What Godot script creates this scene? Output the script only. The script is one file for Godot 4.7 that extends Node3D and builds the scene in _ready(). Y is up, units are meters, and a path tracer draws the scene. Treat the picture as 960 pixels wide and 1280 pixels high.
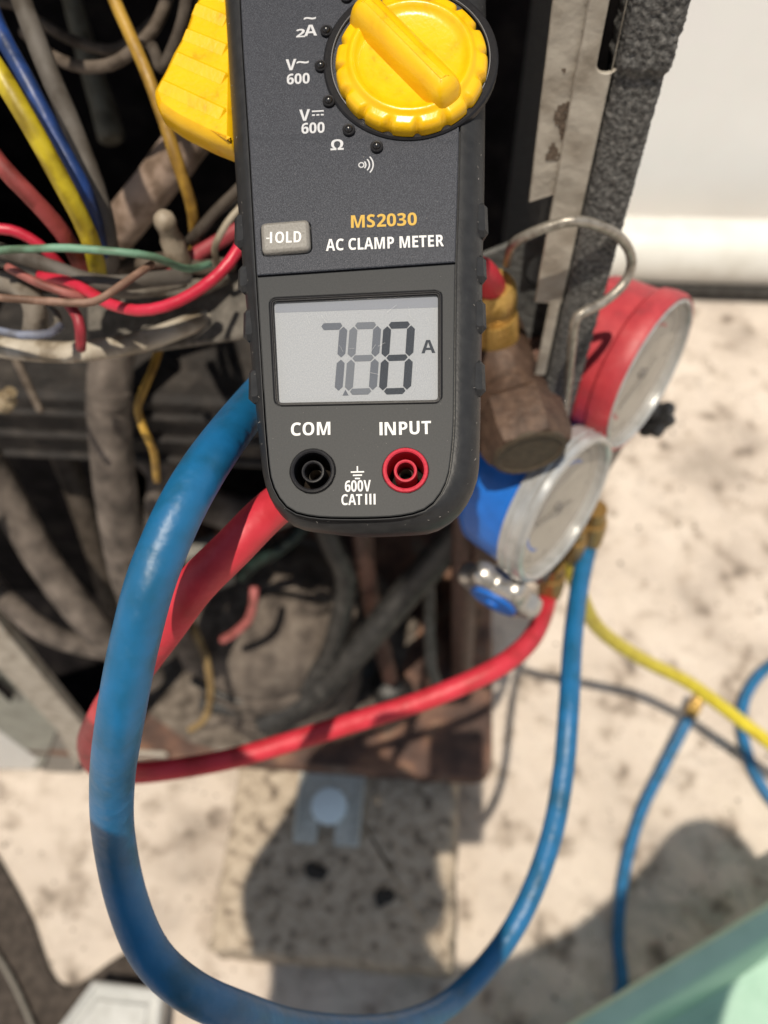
extends Node3D
# A clamp meter reading a current in front of an opened outdoor unit, with a gauge manifold and its hoses. Metres; y is up.

var textures := {}
var materials := {}
var taken := {}


# ------------------------------------------------------------------ names and tags
func numbered(parent: Node, called: String) -> String:
	var key := "%d/%s" % [parent.get_instance_id(), called]
	var n: int = taken.get(key, 0)
	taken[key] = n + 1
	return called if n == 0 else "%s_%03d" % [called, n]


func tag(o: Node, label: String, category: String, group := "") -> Node:
	o.set_meta("label", label)
	o.set_meta("category", category)
	if group != "":
		o.set_meta("group", group)
	return o


func thing(called: String, label: String, category: String, at := Vector3.ZERO, group := "") -> Node3D:
	var o := Node3D.new()
	o.name = numbered(self, called)
	add_child(o, true)
	o.position = at
	tag(o, label, category, group)
	return o


func piece(called: String, mesh: Mesh, m: Material, parent: Node = self) -> MeshInstance3D:
	var o := MeshInstance3D.new()
	o.name = numbered(parent, called)
	o.mesh = mesh
	o.material_override = m
	o.cast_shadow = GeometryInstance3D.SHADOW_CASTING_SETTING_ON
	parent.add_child(o, true)
	return o


func structure(called: String, mesh: Mesh, m: Material) -> MeshInstance3D:
	var o := piece(called, mesh, m)
	o.set_meta("kind", "structure")
	return o


# ------------------------------------------------------------------ materials
func lin(r: float, g: float, b: float) -> Color:
	return Color(r, g, b).linear_to_srgb()


func noise_tex(freq: float, seed_: int, ramp: Gradient, octaves := 5, kind := FastNoiseLite.TYPE_SIMPLEX_SMOOTH, size := 512, bump := 0.0) -> NoiseTexture2D:
	var n := FastNoiseLite.new()
	n.noise_type = kind
	n.seed = seed_
	n.frequency = freq
	n.fractal_octaves = octaves
	n.fractal_type = FastNoiseLite.FRACTAL_FBM if octaves > 1 else FastNoiseLite.FRACTAL_NONE
	var t := NoiseTexture2D.new()
	t.width = size
	t.height = size
	t.seamless = true
	t.seamless_blend_skirt = 0.04 if size > 512 else 0.1
	t.noise = n
	if bump > 0.0:
		t.as_normal_map = true
		t.bump_strength = bump
	elif ramp:
		t.color_ramp = ramp
	return t


func ramp(stops: Array) -> Gradient:
	var g := Gradient.new()
	var o := PackedFloat32Array()
	var c := PackedColorArray()
	for s in stops:
		o.append(s[0])
		c.append(s[1])
	g.offsets = o
	g.colors = c
	return g


func bump_tex(freq: float, strength: float) -> Texture2D:
	var key := "bump %s %s" % [freq, strength]
	if not textures.has(key):
		textures[key] = noise_tex(freq, 7, null, 5, FastNoiseLite.TYPE_SIMPLEX_SMOOTH, 256, strength)
	return textures[key]


# One surface: linear base colours at stops of a noise whose tile is `tile` metres wide.
func surf(key: String, stops: Array, tile: float, freq: float, rough: float, bump := 0.0, bump_freq := 0.03, metal := 0.0, octaves := 5, size := 512) -> StandardMaterial3D:
	if materials.has(key):
		return materials[key]
	var m := StandardMaterial3D.new()
	m.resource_name = key
	m.roughness = rough
	m.metallic = metal
	m.uv1_triplanar = true
	m.uv1_world_triplanar = true
	m.uv1_scale = Vector3.ONE / tile
	m.uv1_offset = Vector3.ONE * (materials.size() * 0.137)
	if stops.size() == 1:
		m.albedo_color = stops[0][1]
	else:
		m.albedo_texture = noise_tex(freq, materials.size() + 3, ramp(stops), octaves, FastNoiseLite.TYPE_SIMPLEX_SMOOTH, size)
	if bump > 0.0:
		m.normal_enabled = true
		m.normal_texture = bump_tex(bump_freq, bump)
		m.normal_scale = 1.0
	materials[key] = m
	return m


# Rubber, plastic and wire covers: one colour under a shared film of grime.
func grimy(key: String, c: Color, rough: float, grime := 1, tile := 0.11, bump := 0.7, metal := 0.0) -> StandardMaterial3D:
	if materials.has(key):
		return materials[key]
	var tk := "grime %d" % grime
	if not textures.has(tk):
		var low: float = [0.88, 0.70, 0.40][grime]
		textures[tk] = noise_tex(0.010, 40 + grime, ramp([[0.0, Color(low * 0.8, low * 0.74, low * 0.66)], [0.32, Color(low, low * 0.95, low * 0.88)], [0.55, Color(0.96, 0.95, 0.93)], [1.0, Color.WHITE]]), 6)
	var m := StandardMaterial3D.new()
	m.resource_name = key
	m.albedo_color = c
	m.albedo_texture = textures[tk]
	m.roughness = rough
	m.metallic = metal
	m.uv1_triplanar = true
	m.uv1_world_triplanar = true
	m.uv1_scale = Vector3.ONE / tile
	m.uv1_offset = Vector3.ONE * (materials.size() * 0.211)
	if bump > 0.0:
		m.normal_enabled = true
		m.normal_texture = bump_tex(0.06, bump)
	materials[key] = m
	return m


func plain(key: String, c: Color, rough: float, metal := 0.0) -> StandardMaterial3D:
	if not materials.has(key):
		var m := StandardMaterial3D.new()
		m.resource_name = key
		m.albedo_color = c
		m.roughness = rough
		m.metallic = metal
		materials[key] = m
	return materials[key]


# ------------------------------------------------------------------ shapes
class Shape:
	var st := SurfaceTool.new()
	var group := 1

	func _init() -> void:
		st.begin(Mesh.PRIMITIVE_TRIANGLES)

	func tri(a: Vector3, b: Vector3, c: Vector3, g: int) -> void:
		st.set_smooth_group(g)
		st.add_vertex(a)
		st.set_smooth_group(g)
		st.add_vertex(b)
		st.set_smooth_group(g)
		st.add_vertex(c)

	func quad(a: Vector3, b: Vector3, c: Vector3, d: Vector3, g: int) -> void:
		tri(a, b, c, g)
		tri(a, c, d, g)

	# closed rings of equal length, each seen anticlockwise from the side the rings move to
	func skin(rings: Array, soft := 0.8, closed := true) -> void:
		var g := 1000 + group * 200
		group += 1
		# sides that meet at a sharp corner are shaded apart
		var part: Array = []
		var sec := 0
		var n0: int = rings[0].size()
		var widest: Array = rings[rings.size() / 2]
		for j in n0:
			var e0: Vector3 = widest[j] - widest[(j + n0 - 1) % n0]
			var e1: Vector3 = widest[(j + 1) % n0] - widest[j]
			if closed and e0.length() > 1e-9 and e1.length() > 1e-9 and e0.normalized().dot(e1.normalized()) < 0.74 and soft > -1.0:
				sec += 1
			part.append(sec)
		for j in n0:
			if part[j] == sec and sec > 0 and part[0] == 0:
				part[j] = 0
		for i in rings.size() - 1:
			var a: Array = rings[i]
			var b: Array = rings[i + 1]
			if i > 0:
				var k := 0
				var u: Vector3 = (rings[i][k] - rings[i - 1][k])
				var v: Vector3 = (rings[i + 1][k] - rings[i][k])
				if u.length() > 1e-9 and v.length() > 1e-9 and u.normalized().dot(v.normalized()) < soft:
					g += 1
			var n := a.size()
			for j in (n if closed else n - 1):
				var k := (j + 1) % n
				quad(a[j], b[j], b[k], a[k], g + int(part[j]) * 100000)

	func fan(ring: Array, flip := false) -> void:
		var c := Vector3.ZERO
		for p in ring:
			c += p
		c /= ring.size()
		group += 1
		var g := 1000 + group * 200
		for j in ring.size():
			var k := (j + 1) % ring.size()
			if flip:
				tri(c, ring[j], ring[k], g)
			else:
				tri(c, ring[k], ring[j], g)

	# a flat cap over any simple outline (z up)
	func cap(outline: PackedVector2Array, z: float, flip := false) -> void:
		var ids := Geometry2D.triangulate_polygon(outline)
		group += 1
		var g := 1000 + group * 200
		for i in range(0, ids.size(), 3):
			var q: Array = []
			for k in 3:
				var p: Vector2 = outline[ids[i + k]]
				q.append(Vector3(p.x, p.y, z))
			var ccw: bool = (outline[ids[i + 1]] - outline[ids[i]]).cross(outline[ids[i + 2]] - outline[ids[i]]) > 0.0
			if ccw != flip:
				tri(q[0], q[2], q[1], g)
			else:
				tri(q[0], q[1], q[2], g)

	func box(c: Vector3, s: Vector3, b := Basis.IDENTITY, bevel := 0.0) -> void:
		var h := s / 2.0
		bevel = minf(bevel, minf(h.x, minf(h.y, h.z)) * 0.8)
		var ring := func(z: float, ins: float) -> Array:
			var r: Array = []
			var cx := h.x - ins
			var cy := h.y - ins
			var k := maxf(bevel - ins, bevel * 0.3)
			for p in [Vector2(cx, -cy + k), Vector2(cx, cy - k), Vector2(cx - k, cy), Vector2(-cx + k, cy), Vector2(-cx, cy - k), Vector2(-cx, -cy + k), Vector2(-cx + k, -cy), Vector2(cx - k, -cy)]:
				r.append(c + b * Vector3(p.x, p.y, z))
			return r
		if bevel <= 0.0:
			var v: Array = []
			for i in 8:
				v.append(c + b * Vector3(h.x if i & 1 else -h.x, h.y if i & 2 else -h.y, h.z if i & 4 else -h.z))
			for f in [[0, 2, 3, 1], [4, 5, 7, 6], [0, 1, 5, 4], [2, 6, 7, 3], [0, 4, 6, 2], [1, 3, 7, 5]]:
				group += 1
				quad(v[f[3]], v[f[2]], v[f[1]], v[f[0]], 1000 + group * 200)
			return
		var rings: Array = [ring.call(-h.z, bevel), ring.call(-h.z + bevel, 0.0), ring.call(h.z - bevel, 0.0), ring.call(h.z, bevel)]
		var g := 1000 + (group + 1) * 200
		group += 2
		for i in 3:
			for j in 8:
				var k: int = (j + 1) % 8
				quad(rings[i][j], rings[i + 1][j], rings[i + 1][k], rings[i][k], g + i * 10 + j)
		fan(rings[3])
		fan(rings[0], true)

	func done() -> ArrayMesh:
		st.generate_normals()
		return st.commit()


func smooth_path(pts: Array, step: float) -> Array:
	var out: Array = []
	for i in pts.size() - 1:
		var p0: Vector3 = pts[maxi(i - 1, 0)]
		var p1: Vector3 = pts[i]
		var p2: Vector3 = pts[i + 1]
		var p3: Vector3 = pts[mini(i + 2, pts.size() - 1)]
		var n := maxi(2, int(ceil(p1.distance_to(p2) / step)))
		for k in n:
			out.append(p1.cubic_interpolate(p2, p0, p3, float(k) / n))
	out.append(pts[-1])
	return out


# A round bar swept along points; radius may change along it.
func add_tube(s: Shape, pts: Array, r0: float, r1 := -1.0, sides := 14, step := 0.006, uneven := 0.0, flat := 1.0) -> void:
	if r1 < 0.0:
		r1 = r0
	var path := smooth_path(pts, step)
	var n := path.size()
	var t0: Vector3 = (path[1] - path[0]).normalized()
	var side := t0.cross(Vector3.UP if absf(t0.y) < 0.9 else Vector3.RIGHT).normalized()
	var fn := FastNoiseLite.new()
	fn.frequency = 1.0
	var rings: Array = []
	var total := 0.0
	for i in n:
		var t: Vector3 = (path[mini(i + 1, n - 1)] - path[maxi(i - 1, 0)]).normalized()
		side = (side - t * side.dot(t)).normalized()
		var up := side.cross(t)
		var r := lerpf(r0, r1, float(i) / (n - 1))
		if i > 0:
			total += path[i].distance_to(path[i - 1])
		var ring: Array = []
		for j in sides:
			var a := TAU * j / sides
			var q := 1.0 + uneven * fn.get_noise_3d(total * 60.0 + path[0].x * 77.0, cos(a) * 1.3, sin(a) * 1.3)
			ring.append(path[i] + (side * cos(a) + up * sin(a) * flat) * r * q)
		if i == 0:
			var small: Array = []
			for p in ring:
				small.append(path[0] + (p - path[0]) * 0.72 - t * r * 0.28)
			rings.append(small)
		rings.append(ring)
		if i == n - 1:
			var small2: Array = []
			for p in ring:
				small2.append(path[i] + (p - path[i]) * 0.72 + t * r * 0.28)
			rings.append(small2)
	for ring in rings:
		ring.reverse()
	s.skin(rings, -2.0)
	s.fan(rings[0], true)
	s.fan(rings[-1])


func tube(pts: Array, r0: float, r1 := -1.0, sides := 14, step := 0.006, uneven := 0.0, flat := 1.0) -> ArrayMesh:
	var s := Shape.new()
	add_tube(s, pts, r0, r1, sides, step, uneven, flat)
	return s.done()


# Turned shape: profile points (radius, height) from bottom to top, standing on `at` along `axis`.
func add_lathe(s: Shape, profile: Array, at: Vector3, axis: Vector3, sides := 32, lobes := 0, depth := 0.0, hollow := false) -> void:
	var b := frame(axis)
	var rings: Array = []
	for p in profile:
		var ring: Array = []
		for j in sides:
			var a := TAU * j / sides
			var r: float = maxf(p.x, 0.00001)
			if lobes > 0 and p.x > profile[0].x * 0.5:
				r *= 1.0 - depth * (0.5 + 0.5 * cos(a * lobes))
			ring.append(at + b * Vector3(cos(a) * r, p.y, -sin(a) * r))
		rings.append(ring)
	s.skin(rings, 0.82)
	if hollow:
		return
	if profile[0].x > 0.00002:
		s.fan(rings[0], true)
	if profile[-1].x > 0.00002:
		s.fan(rings[-1])


func lathe(profile: Array, at: Vector3, axis: Vector3, sides := 32, lobes := 0, depth := 0.0, hollow := false) -> ArrayMesh:
	var s := Shape.new()
	add_lathe(s, profile, at, axis, sides, lobes, depth, hollow)
	return s.done()


# A basis whose y runs along the axis.
func frame(axis: Vector3) -> Basis:
	var y := axis.normalized()
	var x := y.cross(Vector3.FORWARD if absf(y.z) < 0.9 else Vector3.RIGHT).normalized()
	return Basis(x, y, x.cross(y))


func outline_offset(o: PackedVector2Array, d: float) -> PackedVector2Array:
	# moves every point outwards by d along its own normal (anticlockwise outline)
	var out := PackedVector2Array()
	var n := o.size()
	for i in n:
		var a := (o[i] - o[(i + n - 1) % n]).normalized()
		var b := (o[(i + 1) % n] - o[i]).normalized()
		var na := Vector2(a.y, -a.x)
		var nb := Vector2(b.y, -b.x)
		var m := (na + nb).normalized()
		out.append(o[i] + m * d / maxf(m.dot(na), 0.5))
	return out


func rounded(o: Array, radius: float, n := 6) -> PackedVector2Array:
	# rounds the corners of an anticlockwise outline
	var out := PackedVector2Array()
	for i in o.size():
		var p: Vector2 = o[i]
		var u: Vector2 = o[(i + o.size() - 1) % o.size()] - p
		var v: Vector2 = o[(i + 1) % o.size()] - p
		var r := minf(radius, minf(u.length(), v.length()) * 0.49)
		var a := p + u.normalized() * r
		var b := p + v.normalized() * r
		for k in n + 1:
			var t := float(k) / n
			out.append(a.lerp(p, t).lerp(p.lerp(b, t), t))
	return out


func rect(w: float, h: float) -> Array:
	return [Vector2(w / 2, -h / 2), Vector2(w / 2, h / 2), Vector2(-w / 2, h / 2), Vector2(-w / 2, -h / 2)]


func circle(c: Vector2, r: float, n := 40) -> PackedVector2Array:
	var o := PackedVector2Array()
	for i in n:
		o.append(c + Vector2(cos(TAU * i / n), sin(TAU * i / n)) * r)
	return o


func anticlockwise(o: PackedVector2Array) -> PackedVector2Array:
	if Geometry2D.is_polygon_clockwise(o):
		o = o.duplicate()
		o.reverse()
	return o


func ring_at(o: PackedVector2Array, z: float) -> Array:
	var r: Array = []
	for p in o:
		r.append(Vector3(p.x, p.y, z))
	return r


# Levels are [how far outside the outline, height]; the first and last are capped.
func add_loft(s: Shape, o: PackedVector2Array, levels: Array, scale_ := 1.0) -> void:
	o = anticlockwise(o)
	var rings: Array = []
	for l in levels:
		var q := outline_offset(o, l[0])
		for i in q.size():
			q[i] *= scale_
		rings.append(ring_at(q, l[1] * scale_))
	s.skin(rings, 0.75)
	var last := PackedVector2Array()
	for p in rings[-1]:
		last.append(Vector2(p.x, p.y))
	s.cap(last, levels[-1][1] * scale_)
	var first := PackedVector2Array()
	for p in rings[0]:
		first.append(Vector2(p.x, p.y))
	s.cap(first, levels[0][1] * scale_, true)


func loft(o: PackedVector2Array, levels: Array, scale_ := 1.0) -> ArrayMesh:
	var s := Shape.new()
	add_loft(s, o, levels, scale_)
	return s.done()


# A flat plate with holes: bevelled outer edge, walls down into the holes.
func plate(o: PackedVector2Array, holes: Array, top: float, bottom: float, bevel: float, scale_: float) -> ArrayMesh:
	var s := Shape.new()
	o = anticlockwise(o)
	var sc := func(q: PackedVector2Array) -> PackedVector2Array:
		var r := PackedVector2Array()
		for p in q:
			r.append(p * scale_)
		return r
	var inner := outline_offset(o, -bevel)
	s.skin([ring_at(sc.call(o), bottom * scale_), ring_at(sc.call(o), (top - bevel) * scale_), ring_at(sc.call(inner), top * scale_)], 0.75)
	var cuts: Array = []
	var wide: Array = []
	for h in holes:
		var hh := anticlockwise(h)
		var w := outline_offset(hh, bevel * 0.7)
		wide.append(w)
		var a := ring_at(sc.call(w), top * scale_)
		var b := ring_at(sc.call(hh), (top - bevel * 0.7) * scale_)
		var c := ring_at(sc.call(hh), bottom * scale_)
		s.skin([a, b, c], 0.75)
		var mid := 0.0
		for p in w:
			mid += p.y / w.size()
		cuts.append(mid)
	cuts.append(-1000.0)
	cuts.append(1000.0)
	cuts.sort()
	for i in cuts.size() - 1:
		if cuts[i + 1] - cuts[i] < 0.01:
			continue
		var band := PackedVector2Array([Vector2(-1000, cuts[i]), Vector2(1000, cuts[i]), Vector2(1000, cuts[i + 1]), Vector2(-1000, cuts[i + 1])])
		var parts: Array = Geometry2D.intersect_polygons(inner, band)
		for w in wide:
			var next: Array = []
			for p in parts:
				next.append_array(Geometry2D.clip_polygons(p, w))
			parts = next
		for p in parts:
			s.cap(sc.call(p), top * scale_)
	return s.done()


func text_mesh(what: String) -> TextMesh:
	# bold capitals 4.6 mm tall, scaled where they are set
	var f := SystemFont.new()
	f.font_names = PackedStringArray(["Droid Sans"])
	f.font_weight = 700
	var t := TextMesh.new()
	t.font = f
	t.text = what
	t.font_size = 64
	t.pixel_size = 0.0001
	t.depth = 0.00012
	return t


# ------------------------------------------------------------------ the scene
func _ready() -> void:
	# camera: a phone held over the meter, looking down into the opened unit
	var cam := Camera3D.new()
	cam.name = "camera"
	add_child(cam)
	cam.transform = Transform3D(Basis(Vector3(0.996941, -0.025656, -0.073825), Vector3(-0.048031, 0.544034, -0.837687), Vector3(0.061655, 0.838671, 0.541138)), Vector3(0, 1.18, 0))
	var lens := CameraAttributesPhysical.new()
	lens.frustum_focal_length = 18.02
	lens.frustum_focus_distance = 0.2
	lens.frustum_near = 0.01
	lens.frustum_far = 400.0
	lens.exposure_aperture = 6.2
	cam.attributes = lens
	cam.keep_aspect = Camera3D.KEEP_HEIGHT
	cam.fov = 67.33
	cam.near = 0.01
	cam.far = 400.0
	cam.current = true

	# sky, exposure and sun
	var sky_material := ProceduralSkyMaterial.new()
	sky_material.sky_top_color = Color(0.56, 0.62, 0.70)
	sky_material.sky_horizon_color = Color(0.86, 0.85, 0.83)
	sky_material.sky_curve = 0.22
	sky_material.ground_bottom_color = Color(0.55, 0.50, 0.44)
	sky_material.ground_horizon_color = Color(0.72, 0.70, 0.66)
	sky_material.sky_energy_multiplier = 0.98
	var sky := Sky.new()
	sky.sky_material = sky_material
	var e := Environment.new()
	e.background_mode = Environment.BG_SKY
	e.sky = sky
	e.tonemap_mode = Environment.TONE_MAPPER_LINEAR
	e.tonemap_exposure = 1.12
	e.sdfgi_enabled = true
	e.ssao_enabled = true
	e.ssil_enabled = true
	var around := WorldEnvironment.new()
	around.name = "surroundings"
	around.environment = e
	add_child(around)
	var sun := DirectionalLight3D.new()
	sun.name = "sun"
	sun.light_energy = 1.3
	sun.light_color = Color(1.0, 0.955, 0.88)
	sun.light_angular_distance = 0.55
	sun.shadow_enabled = true
	add_child(sun)
	var falls: Vector3 = Vector3(0.067, -1.0058, -0.2968)
	sun.basis = Basis.looking_at(falls, Vector3.FORWARD)

	build_ground()
	build_unit()
	build_compressor()
	build_meter()
	build_service_valves()
	build_manifold()
	build_hoses()
	build_wires()
	build_pipes()
	build_block()
	build_surroundings()
	build_photographer()


func build_ground() -> void:
	var concrete := surf("sunbleached concrete", [[0.0, lin(0.30, 0.255, 0.215)], [0.24, lin(0.42, 0.36, 0.31)], [0.38, lin(0.50, 0.432, 0.372)], [0.62, lin(0.545, 0.475, 0.412)], [1.0, lin(0.62, 0.55, 0.485)]], 1.25, 0.008, 0.92, 3.0, 0.05, 0.0, 9)
	concrete.detail_enabled = true
	concrete.detail_blend_mode = BaseMaterial3D.BLEND_MODE_MUL
	var m2 := noise_tex(0.030, 91, ramp([[0.0, Color(0.44, 0.42, 0.41)], [0.17, Color(0.70, 0.685, 0.67)], [0.30, Color(0.91, 0.90, 0.89)], [0.46, Color(1, 1, 1)], [1.0, Color(1, 1, 1)]]), 6)
	concrete.detail_albedo = m2
	concrete.uv2_triplanar = true
	concrete.uv2_world_triplanar = true
	concrete.uv2_scale = Vector3.ONE / 0.46
	var xs: Array = [-40.0, -12.0, -4.0, -2.0]
	var k := -1.2
	while k <= 1.4:
		xs.append(k)
		k += 0.02
	xs.append_array([2.0, 4.0, 12.0, 40.0])
	var zs: Array = [-40.0, -12.0, -4.0, -2.2]
	k = -1.6
	while k <= 0.5:
		zs.append(k)
		k += 0.02
	zs.append_array([1.0, 4.0, 12.0, 40.0])
	var fn := FastNoiseLite.new()
	fn.seed = 5
	fn.frequency = 9.0
	fn.fractal_octaves = 4
	var s := Shape.new()
	for i in xs.size() - 1:
		for j in zs.size() - 1:
			var q: Array = []
			for c in [[i, j], [i, j + 1], [i + 1, j + 1], [i + 1, j]]:
				var x: float = xs[c[0]]
				var z: float = zs[c[1]]
				q.append(Vector3(x, fn.get_noise_2d(x, z) * 0.004 - 0.003, z))
			s.quad(q[0], q[3], q[2], q[1], 3)
	structure("ground", s.done(), concrete)
	# loose grit
	var rng := RandomNumberGenerator.new()
	rng.seed = 11
	var grit := surf("grit", [[0.0, lin(0.06, 0.05, 0.042)], [1.0, lin(0.22, 0.185, 0.15)]], 0.05, 0.02, 0.9)
	var g := Shape.new()
	for i in 3000:
		var at := Vector3(rng.randf_range(-0.75, 1.0), 0.0, rng.randf_range(-1.3, 0.15))
		var r := rng.randf_range(0.0006, 0.0017) * (2.0 if rng.randf() < 0.06 else 1.0)
		add_lathe(g, [Vector2(r * 0.7, -r), Vector2(r, r * 0.1), Vector2(r * 0.8, r * 0.5), Vector2(r * 0.2, r * 0.8)], at, Vector3(rng.randf_range(-0.4, 0.4), 1, rng.randf_range(-0.4, 0.4)), 6)
	var o := piece("grit", g.done(), grit)
	tag(o, "scattered dark grit lying on the sunlit concrete", "grit")
	o.set_meta("kind", "stuff")


# ------------------------------------------------------------------ the meter
func build_meter() -> void:
	var K := 0.001
	var root := thing("clamp_meter", "dark grey digital clamp meter with yellow selector dial, display reads 7.88 A", "clamp meter")
	root.transform = Transform3D(Basis(Vector3(0.9973, 0.0282, -0.0677), Vector3(-0.0733, 0.4055, -0.9111), Vector3(0.0018, 0.9136, 0.4065)), Vector3(-0.0233, 1.0442, -0.1658))
	var rubber := surf("meter shell", [[0.0, lin(0.020, 0.021, 0.023)], [0.5, lin(0.028, 0.029, 0.032)], [1.0, lin(0.040, 0.041, 0.043)]], 0.05, 0.02, 0.40, 0.25, 0.2)
	var slate := surf("meter plate", [[0.0, lin(0.015, 0.017, 0.023)], [0.40, lin(0.027, 0.030, 0.039)], [0.58, lin(0.037, 0.041, 0.052)], [0.67, lin(0.11, 0.115, 0.135)], [1.0, lin(0.26, 0.26, 0.29)]], 0.11, 0.46, 0.45, 0.0, 0.25, 0.0, 2, 1024)
	var lower := surf("meter lower plate", [[0.0, lin(0.034, 0.036, 0.038)], [0.5, lin(0.043, 0.045, 0.048)], [1.0, lin(0.053, 0.054, 0.056)]], 0.11, 0.20, 0.5, 0.0, 0.25, 0.0, 3, 1024)
	var black := surf("meter black", [[0.0, lin(0.012, 0.012, 0.014)], [1.0, lin(0.022, 0.022, 0.025)]], 0.03, 0.05, 0.36, 0.2, 0.2)
	var yellow := surf("meter yellow", [[0.0, lin(0.55, 0.22, 0.004)], [0.2, lin(0.78, 0.42, 0.004)], [0.45, lin(0.82, 0.475, 0.004)], [1.0, lin(0.84, 0.51, 0.006)]], 0.05, 0.010, 0.30, 0.3, 0.12)
	for m in [rubber, slate, lower, black]:
		m.metallic_specular = 0.28
	var white_ink := plain("white print", lin(0.72, 0.72, 0.72), 0.6)
	var grey_ink := plain("grey print", lin(0.52, 0.53, 0.56), 0.6)
	var gold_ink := plain("gold print", lin(0.56, 0.345, 0.05), 0.6)

	# shell: a rounded housing with a shallow rim round the face
	var outer := anticlockwise(rounded([Vector2(36.61, 45.45), Vector2(35.49, 21.02), Vector2(34.36, 2.09), Vector2(33.29, -21.32), Vector2(32.01, -45.23), Vector2(31.10, -58.78), Vector2(26.04, -67.13), Vector2(19.48, -71.39), Vector2(-0.53, -71.98), Vector2(-17.99, -69.47), Vector2(-23.11, -64.23), Vector2(-26.16, -56.83), Vector2(-28.28, -37.86), Vector2(-30.51, -15.55), Vector2(-32.81, 7.33), Vector2(-35.27, 36.73), Vector2(-38.91, 88.70), Vector2(-40.16, 105.08), Vector2(-34.60, 124.16), Vector2(34.11, 119.14), Vector2(38.84, 99.70), Vector2(37.87, 73.34)], 7.0, 5))
	var face := anticlockwise(rounded([Vector2(29.16, 48.03), Vector2(27.61, 19.50), Vector2(26.34, -1.12), Vector2(25.52, -21.13), Vector2(24.53, -46.87), Vector2(22.72, -59.74), Vector2(17.90, -66.59), Vector2(10.41, -68.25), Vector2(0.09, -68.41), Vector2(-10.88, -67.94), Vector2(-18.04, -66.12), Vector2(-22.40, -59.17), Vector2(-23.75, -45.42), Vector2(-25.19, -23.68), Vector2(-26.69, -1.16), Vector2(-29.07, 36.59), Vector2(-31.24, 66.41), Vector2(-33.04, 97.58), Vector2(-30.39, 110.75), Vector2(31.01, 106.35), Vector2(31.72, 93.17), Vector2(30.45, 67.72)], 6.0, 5))
	var N := 150
	var even := func(o: PackedVector2Array) -> PackedVector2Array:
		var lengths: Array = [0.0]
		var start := 0
		for i in o.size():
			if o[i].y - absf(o[i].x - 2.0) * 0.2 > o[start].y - absf(o[start].x - 2.0) * 0.2:
				start = i
		var q: Array = []
		for i in o.size() + 1:
			q.append(o[(start + i) % o.size()])
		for i in o.size():
			lengths.append(lengths[-1] + q[i].distance_to(q[i + 1]))
		var r := PackedVector2Array()
		var at := 0
		for i in N:
			var want: float = lengths[-1] * i / N
			while lengths[at + 1] < want:
				at += 1
			r.append(q[at].lerp(q[at + 1], (want - lengths[at]) / maxf(lengths[at + 1] - lengths[at], 0.0001)))
		return r
	var so: PackedVector2Array = even.call(outer)
	var fo: PackedVector2Array = even.call(face)
	var s := Shape.new()
	var rings: Array = []
	for l in [[-7.0, -27.0], [-3.0, -25.5], [-0.8, -20.0], [0.0, -12.0], [0.0, -8.5], [-0.5, -6.2], [-1.4, -4.2], [-2.6, -2.6], [-3.8, -1.6]]:
		var q := outline_offset(so, l[0])
		for i in q.size():
			q[i] *= K
		rings.append(ring_at(q, l[1] * K))
	for l in [[0.75, -0.35], [0.42, -0.5], [0.40, -1.8]]:
		var q := outline_offset(fo, l[0])
		for i in q.size():
			q[i] *= K
		rings.append(ring_at(q, l[1] * K))
	s.skin(rings, 0.72)
	var com: Vector2 = Vector2(-11.68, -56.11)
	var inp: Vector2 = Vector2(12.06, -56.55)
	var flat := PackedVector2Array()
	for p in rings[-1]:
		flat.append(Vector2(p.x, p.y))
	open_cap(s, flat, [circle(com * K, 5.7 * K), circle(inp * K, 5.7 * K)], rings[-1][0].z)
	flat = PackedVector2Array()
	for p in rings[0]:
		flat.append(Vector2(p.x, p.y))
	s.cap(flat, rings[0][0].z, true)
	piece("housing", s.done(), rubber, root)

	# face plates, cut apart by the seam under the model name
	var a: Vector2 = Vector2(-27.33, -2.27)
	var b: Vector2 = Vector2(26.98, -0.69)
	var dir := (b - a).normalized()
	var far_a := a - dir * 60.0
	var far_b := b + dir * 60.0
	var top_half := PackedVector2Array([far_a + Vector2(0, 0.25), far_b + Vector2(0, 0.25), far_b + Vector2(0, 200), far_a + Vector2(0, 200)])
	var low_half := PackedVector2Array([far_a - Vector2(0, 0.35), far_b - Vector2(0, 0.35), far_b - Vector2(0, 200), far_a - Vector2(0, 200)])
	var top_plate: PackedVector2Array = Geometry2D.intersect_polygons(fo, top_half)[0]
	var low_plate: PackedVector2Array = Geometry2D.intersect_polygons(fo, low_half)[0]
	var dial_c: Vector2 = Vector2(15.80, 59.45)
	var hold: PackedVector2Array = rounded([Vector2(-25.51, 12.18), Vector2(-12.44, 12.75), Vector2(-12.01, 3.95), Vector2(-25.00, 3.36)], 1.6)
	var window: PackedVector2Array = rounded([Vector2(-23.39, -8.56), Vector2(22.76, -8.17), Vector2(21.89, -39.16), Vector2(-21.70, -38.62)], 2.2)
	piece("face_plate", plate(top_plate, [outline_offset(anticlockwise(hold), 0.35)], 0.0, -1.7, 0.25, K), slate, root)
	var low := piece("lower_plate", plate(low_plate, [window, circle(com, 5.9), circle(inp, 5.9)], 0.0, -1.7, 0.25, K), lower, root)

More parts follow.
